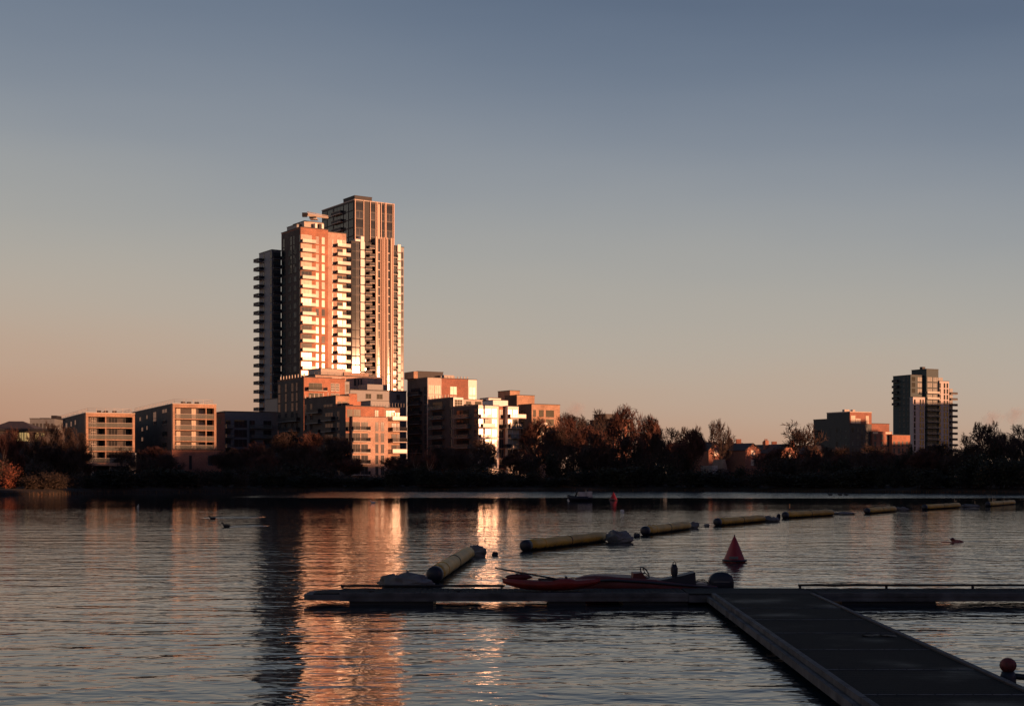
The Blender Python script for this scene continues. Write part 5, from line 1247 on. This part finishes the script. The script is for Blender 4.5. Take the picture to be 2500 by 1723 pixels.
# upright seat post with grab loop
q = MB(); sx = BL(1646, 1400).x
q.loft([[Vector((sx + x, y, z)) for x, y in ((-w1, -.14), (w1, -.14), (w1, .14), (-w1, .14))] for z, w1 in ((.42, .04), (.55, .06), (.64, .085), (.78, .085), (.88, .05))], NAVY); q.tube([(sx - .04, 0, .86), (sx - .03, 0, .93), (sx + .01, 0, .965), (sx + .045, 0, .93), (sx + .05, 0, .5)], .014, DKM, 6); q.build('seat_back', t)
q = MB(); A_ = [BL(1594, 1417), BL(1665, 1402), BL(1694, 1394.5), BL(1696, 1426), BL(1600, 1424)]
q.add([(v.x, -.32, v.z) for v in A_] + [(v.x, .32, v.z) for v in A_], [tuple(range(5)), tuple(range(9, 4, -1))] + [(i, i + 5, (i + 1) % 5 + 5, (i + 1) % 5) for i in range(5)], NAVY); q.build('bench_seat', t)
q = MB()
for (y, pts) in ((-.25, ((1694, 1417), (1703, 1412.5), (1715, 1413), (1728, 1421), (1733, 1426))), (-.2, ((1694, 1421), (1702, 1417), (1712, 1416), (1724, 1421), (1731, 1428))), (-.3, ((1694, 1423), (1710, 1423), (1738, 1427)))): q.tube([BL(px, py, y) for px, py in pts], .014, EDGE, 6)
q.build('control_cable', t)
# outboard
q = MB(); oc = BL(1759, 1415); rings = []
prof = [(1729, 1418, 1430), (1733, 1408, 1436), (1741, 1400, 1440), (1752, 1396, 1442), (1764, 1395.5, 1442), (1776, 1398, 1442), (1785, 1404, 1441), (1789, 1414, 1440), (1790, 1432, 1440)]
for i, (px, yt, yb) in enumerate(prof):
    T_, B_ = BL(px, yt), BL(px, yb); wy = .19 if 0 < i < 8 else .13; hz = T_.z - B_.z
    rings.append([Vector((T_.x, -wy * .6, T_.z)), Vector((T_.x, -wy, T_.z - hz * .2)), Vector((T_.x, -wy, B_.z + hz * .1)), Vector((T_.x, -wy * .7, B_.z)), Vector((T_.x, wy * .7, B_.z)), Vector((T_.x, wy, B_.z + hz * .1)), Vector((T_.x, wy, T_.z - hz * .2)), Vector((T_.x, wy * .6, T_.z))])
q.loft(rings, NAVY); om = q.build('outboard_motor', t)
q = MB(); q.box(oc.x - .1, oc.x + .12, -.07, .07, -.5, oc.z - .2, NAVY); q.build('motor_leg', om)
q = MB(); z_ = oc.z - .05; q.box(oc.x - .22, oc.x + .24, -.195, -.191, z_, z_ + .025, TARP); q.build('cowling_stripe', om)
# pink steam puffs drifting over the trees on the right
def steam(px, py, D, r, label):
    bm = bmesh.new(); bmesh.ops.create_icosphere(bm, subdivisions=3, radius=r)
    for v in bm.verts: v.co = v.co * (1 + .35 * noise.noise(v.co * .4 + Vector((px, 0, 0)))); v.co.x *= 1.25
    me = bpy.data.meshes.new('steam_puff'); bm.to_mesh(me); bm.free(); o = bpy.data.objects.new('steam_puff', me); link(o); o.location = (K(px) * D, D, Zat(py, D))
    if 'steam' not in MATS:
        m = bpy.data.materials.new('steam'); m.use_nodes = True; n = m.node_tree.nodes; l = m.node_tree.links; n.remove(n['Principled BSDF'])
        v = n.new('ShaderNodeVolumePrincipled'); v.inputs['Color'].default_value = (.9, .82, .85, 1); v.inputs['Anisotropy'].default_value = -.1
        t_ = n.new('ShaderNodeTexCoord'); no = n.new('ShaderNodeTexNoise'); no.inputs['Scale'].default_value = .28; no.inputs['Detail'].default_value = 4; l.new(t_.outputs['Object'], no.inputs['Vector'])
        ln = n.new('ShaderNodeVectorMath'); ln.operation = 'LENGTH'; l.new(t_.outputs['Object'], ln.inputs[0])
        fa = n.new('ShaderNodeMapRange'); fa.inputs['From Min'].default_value = 1.0; fa.inputs['From Max'].default_value = 6.0; fa.inputs['To Min'].default_value = .1; fa.inputs['To Max'].default_value = -.22; l.new(ln.outputs['Value'], fa.inputs['Value'])
        a_ = n.new('ShaderNodeMath'); a_.operation = 'ADD'; l.new(no.outputs['Fac'], a_.inputs[0]); l.new(fa.outputs[0], a_.inputs[1])
        mm = n.new('ShaderNodeMapRange'); mm.inputs['From Min'].default_value = .38; mm.inputs['From Max'].default_value = .7; mm.inputs['To Max'].default_value = .11; l.new(a_.outputs[0], mm.inputs['Value'])
        l.new(mm.outputs[0], v.inputs['Density']); l.new(v.outputs[0], n['Material Output'].inputs['Volume']); MATS['steam'] = m
    me.materials.append(MATS['steam']); tag(o, label, 'steam', None)
steam(2420, 1022, 640, 5.2, 'pinkish puff of steam behind the rugged bare oak, right of the far tower')
steam(2478, 1012, 660, 4.6, 'faint pinkish wisp of steam above the tree at the right edge')
steam(1404, 1000, 560, 3.6, 'faint lilac puff of steam right of the sunlit top storey')
# cleats along the jetty front
for i, px in enumerate((905, 1120, 1330)):
    x = K(px) * 37.2; q = MB(); q.tube([(x - .1, Y0 + .1, ZD + .06), (x + .1, Y0 + .1, ZD + .06)], .016, RAILM, 6); q.box(x - .03, x + .03, Y0 + .08, Y0 + .12, ZD + .003, ZD + .05, RAILM); local(q, JO).build('cleat', jt)
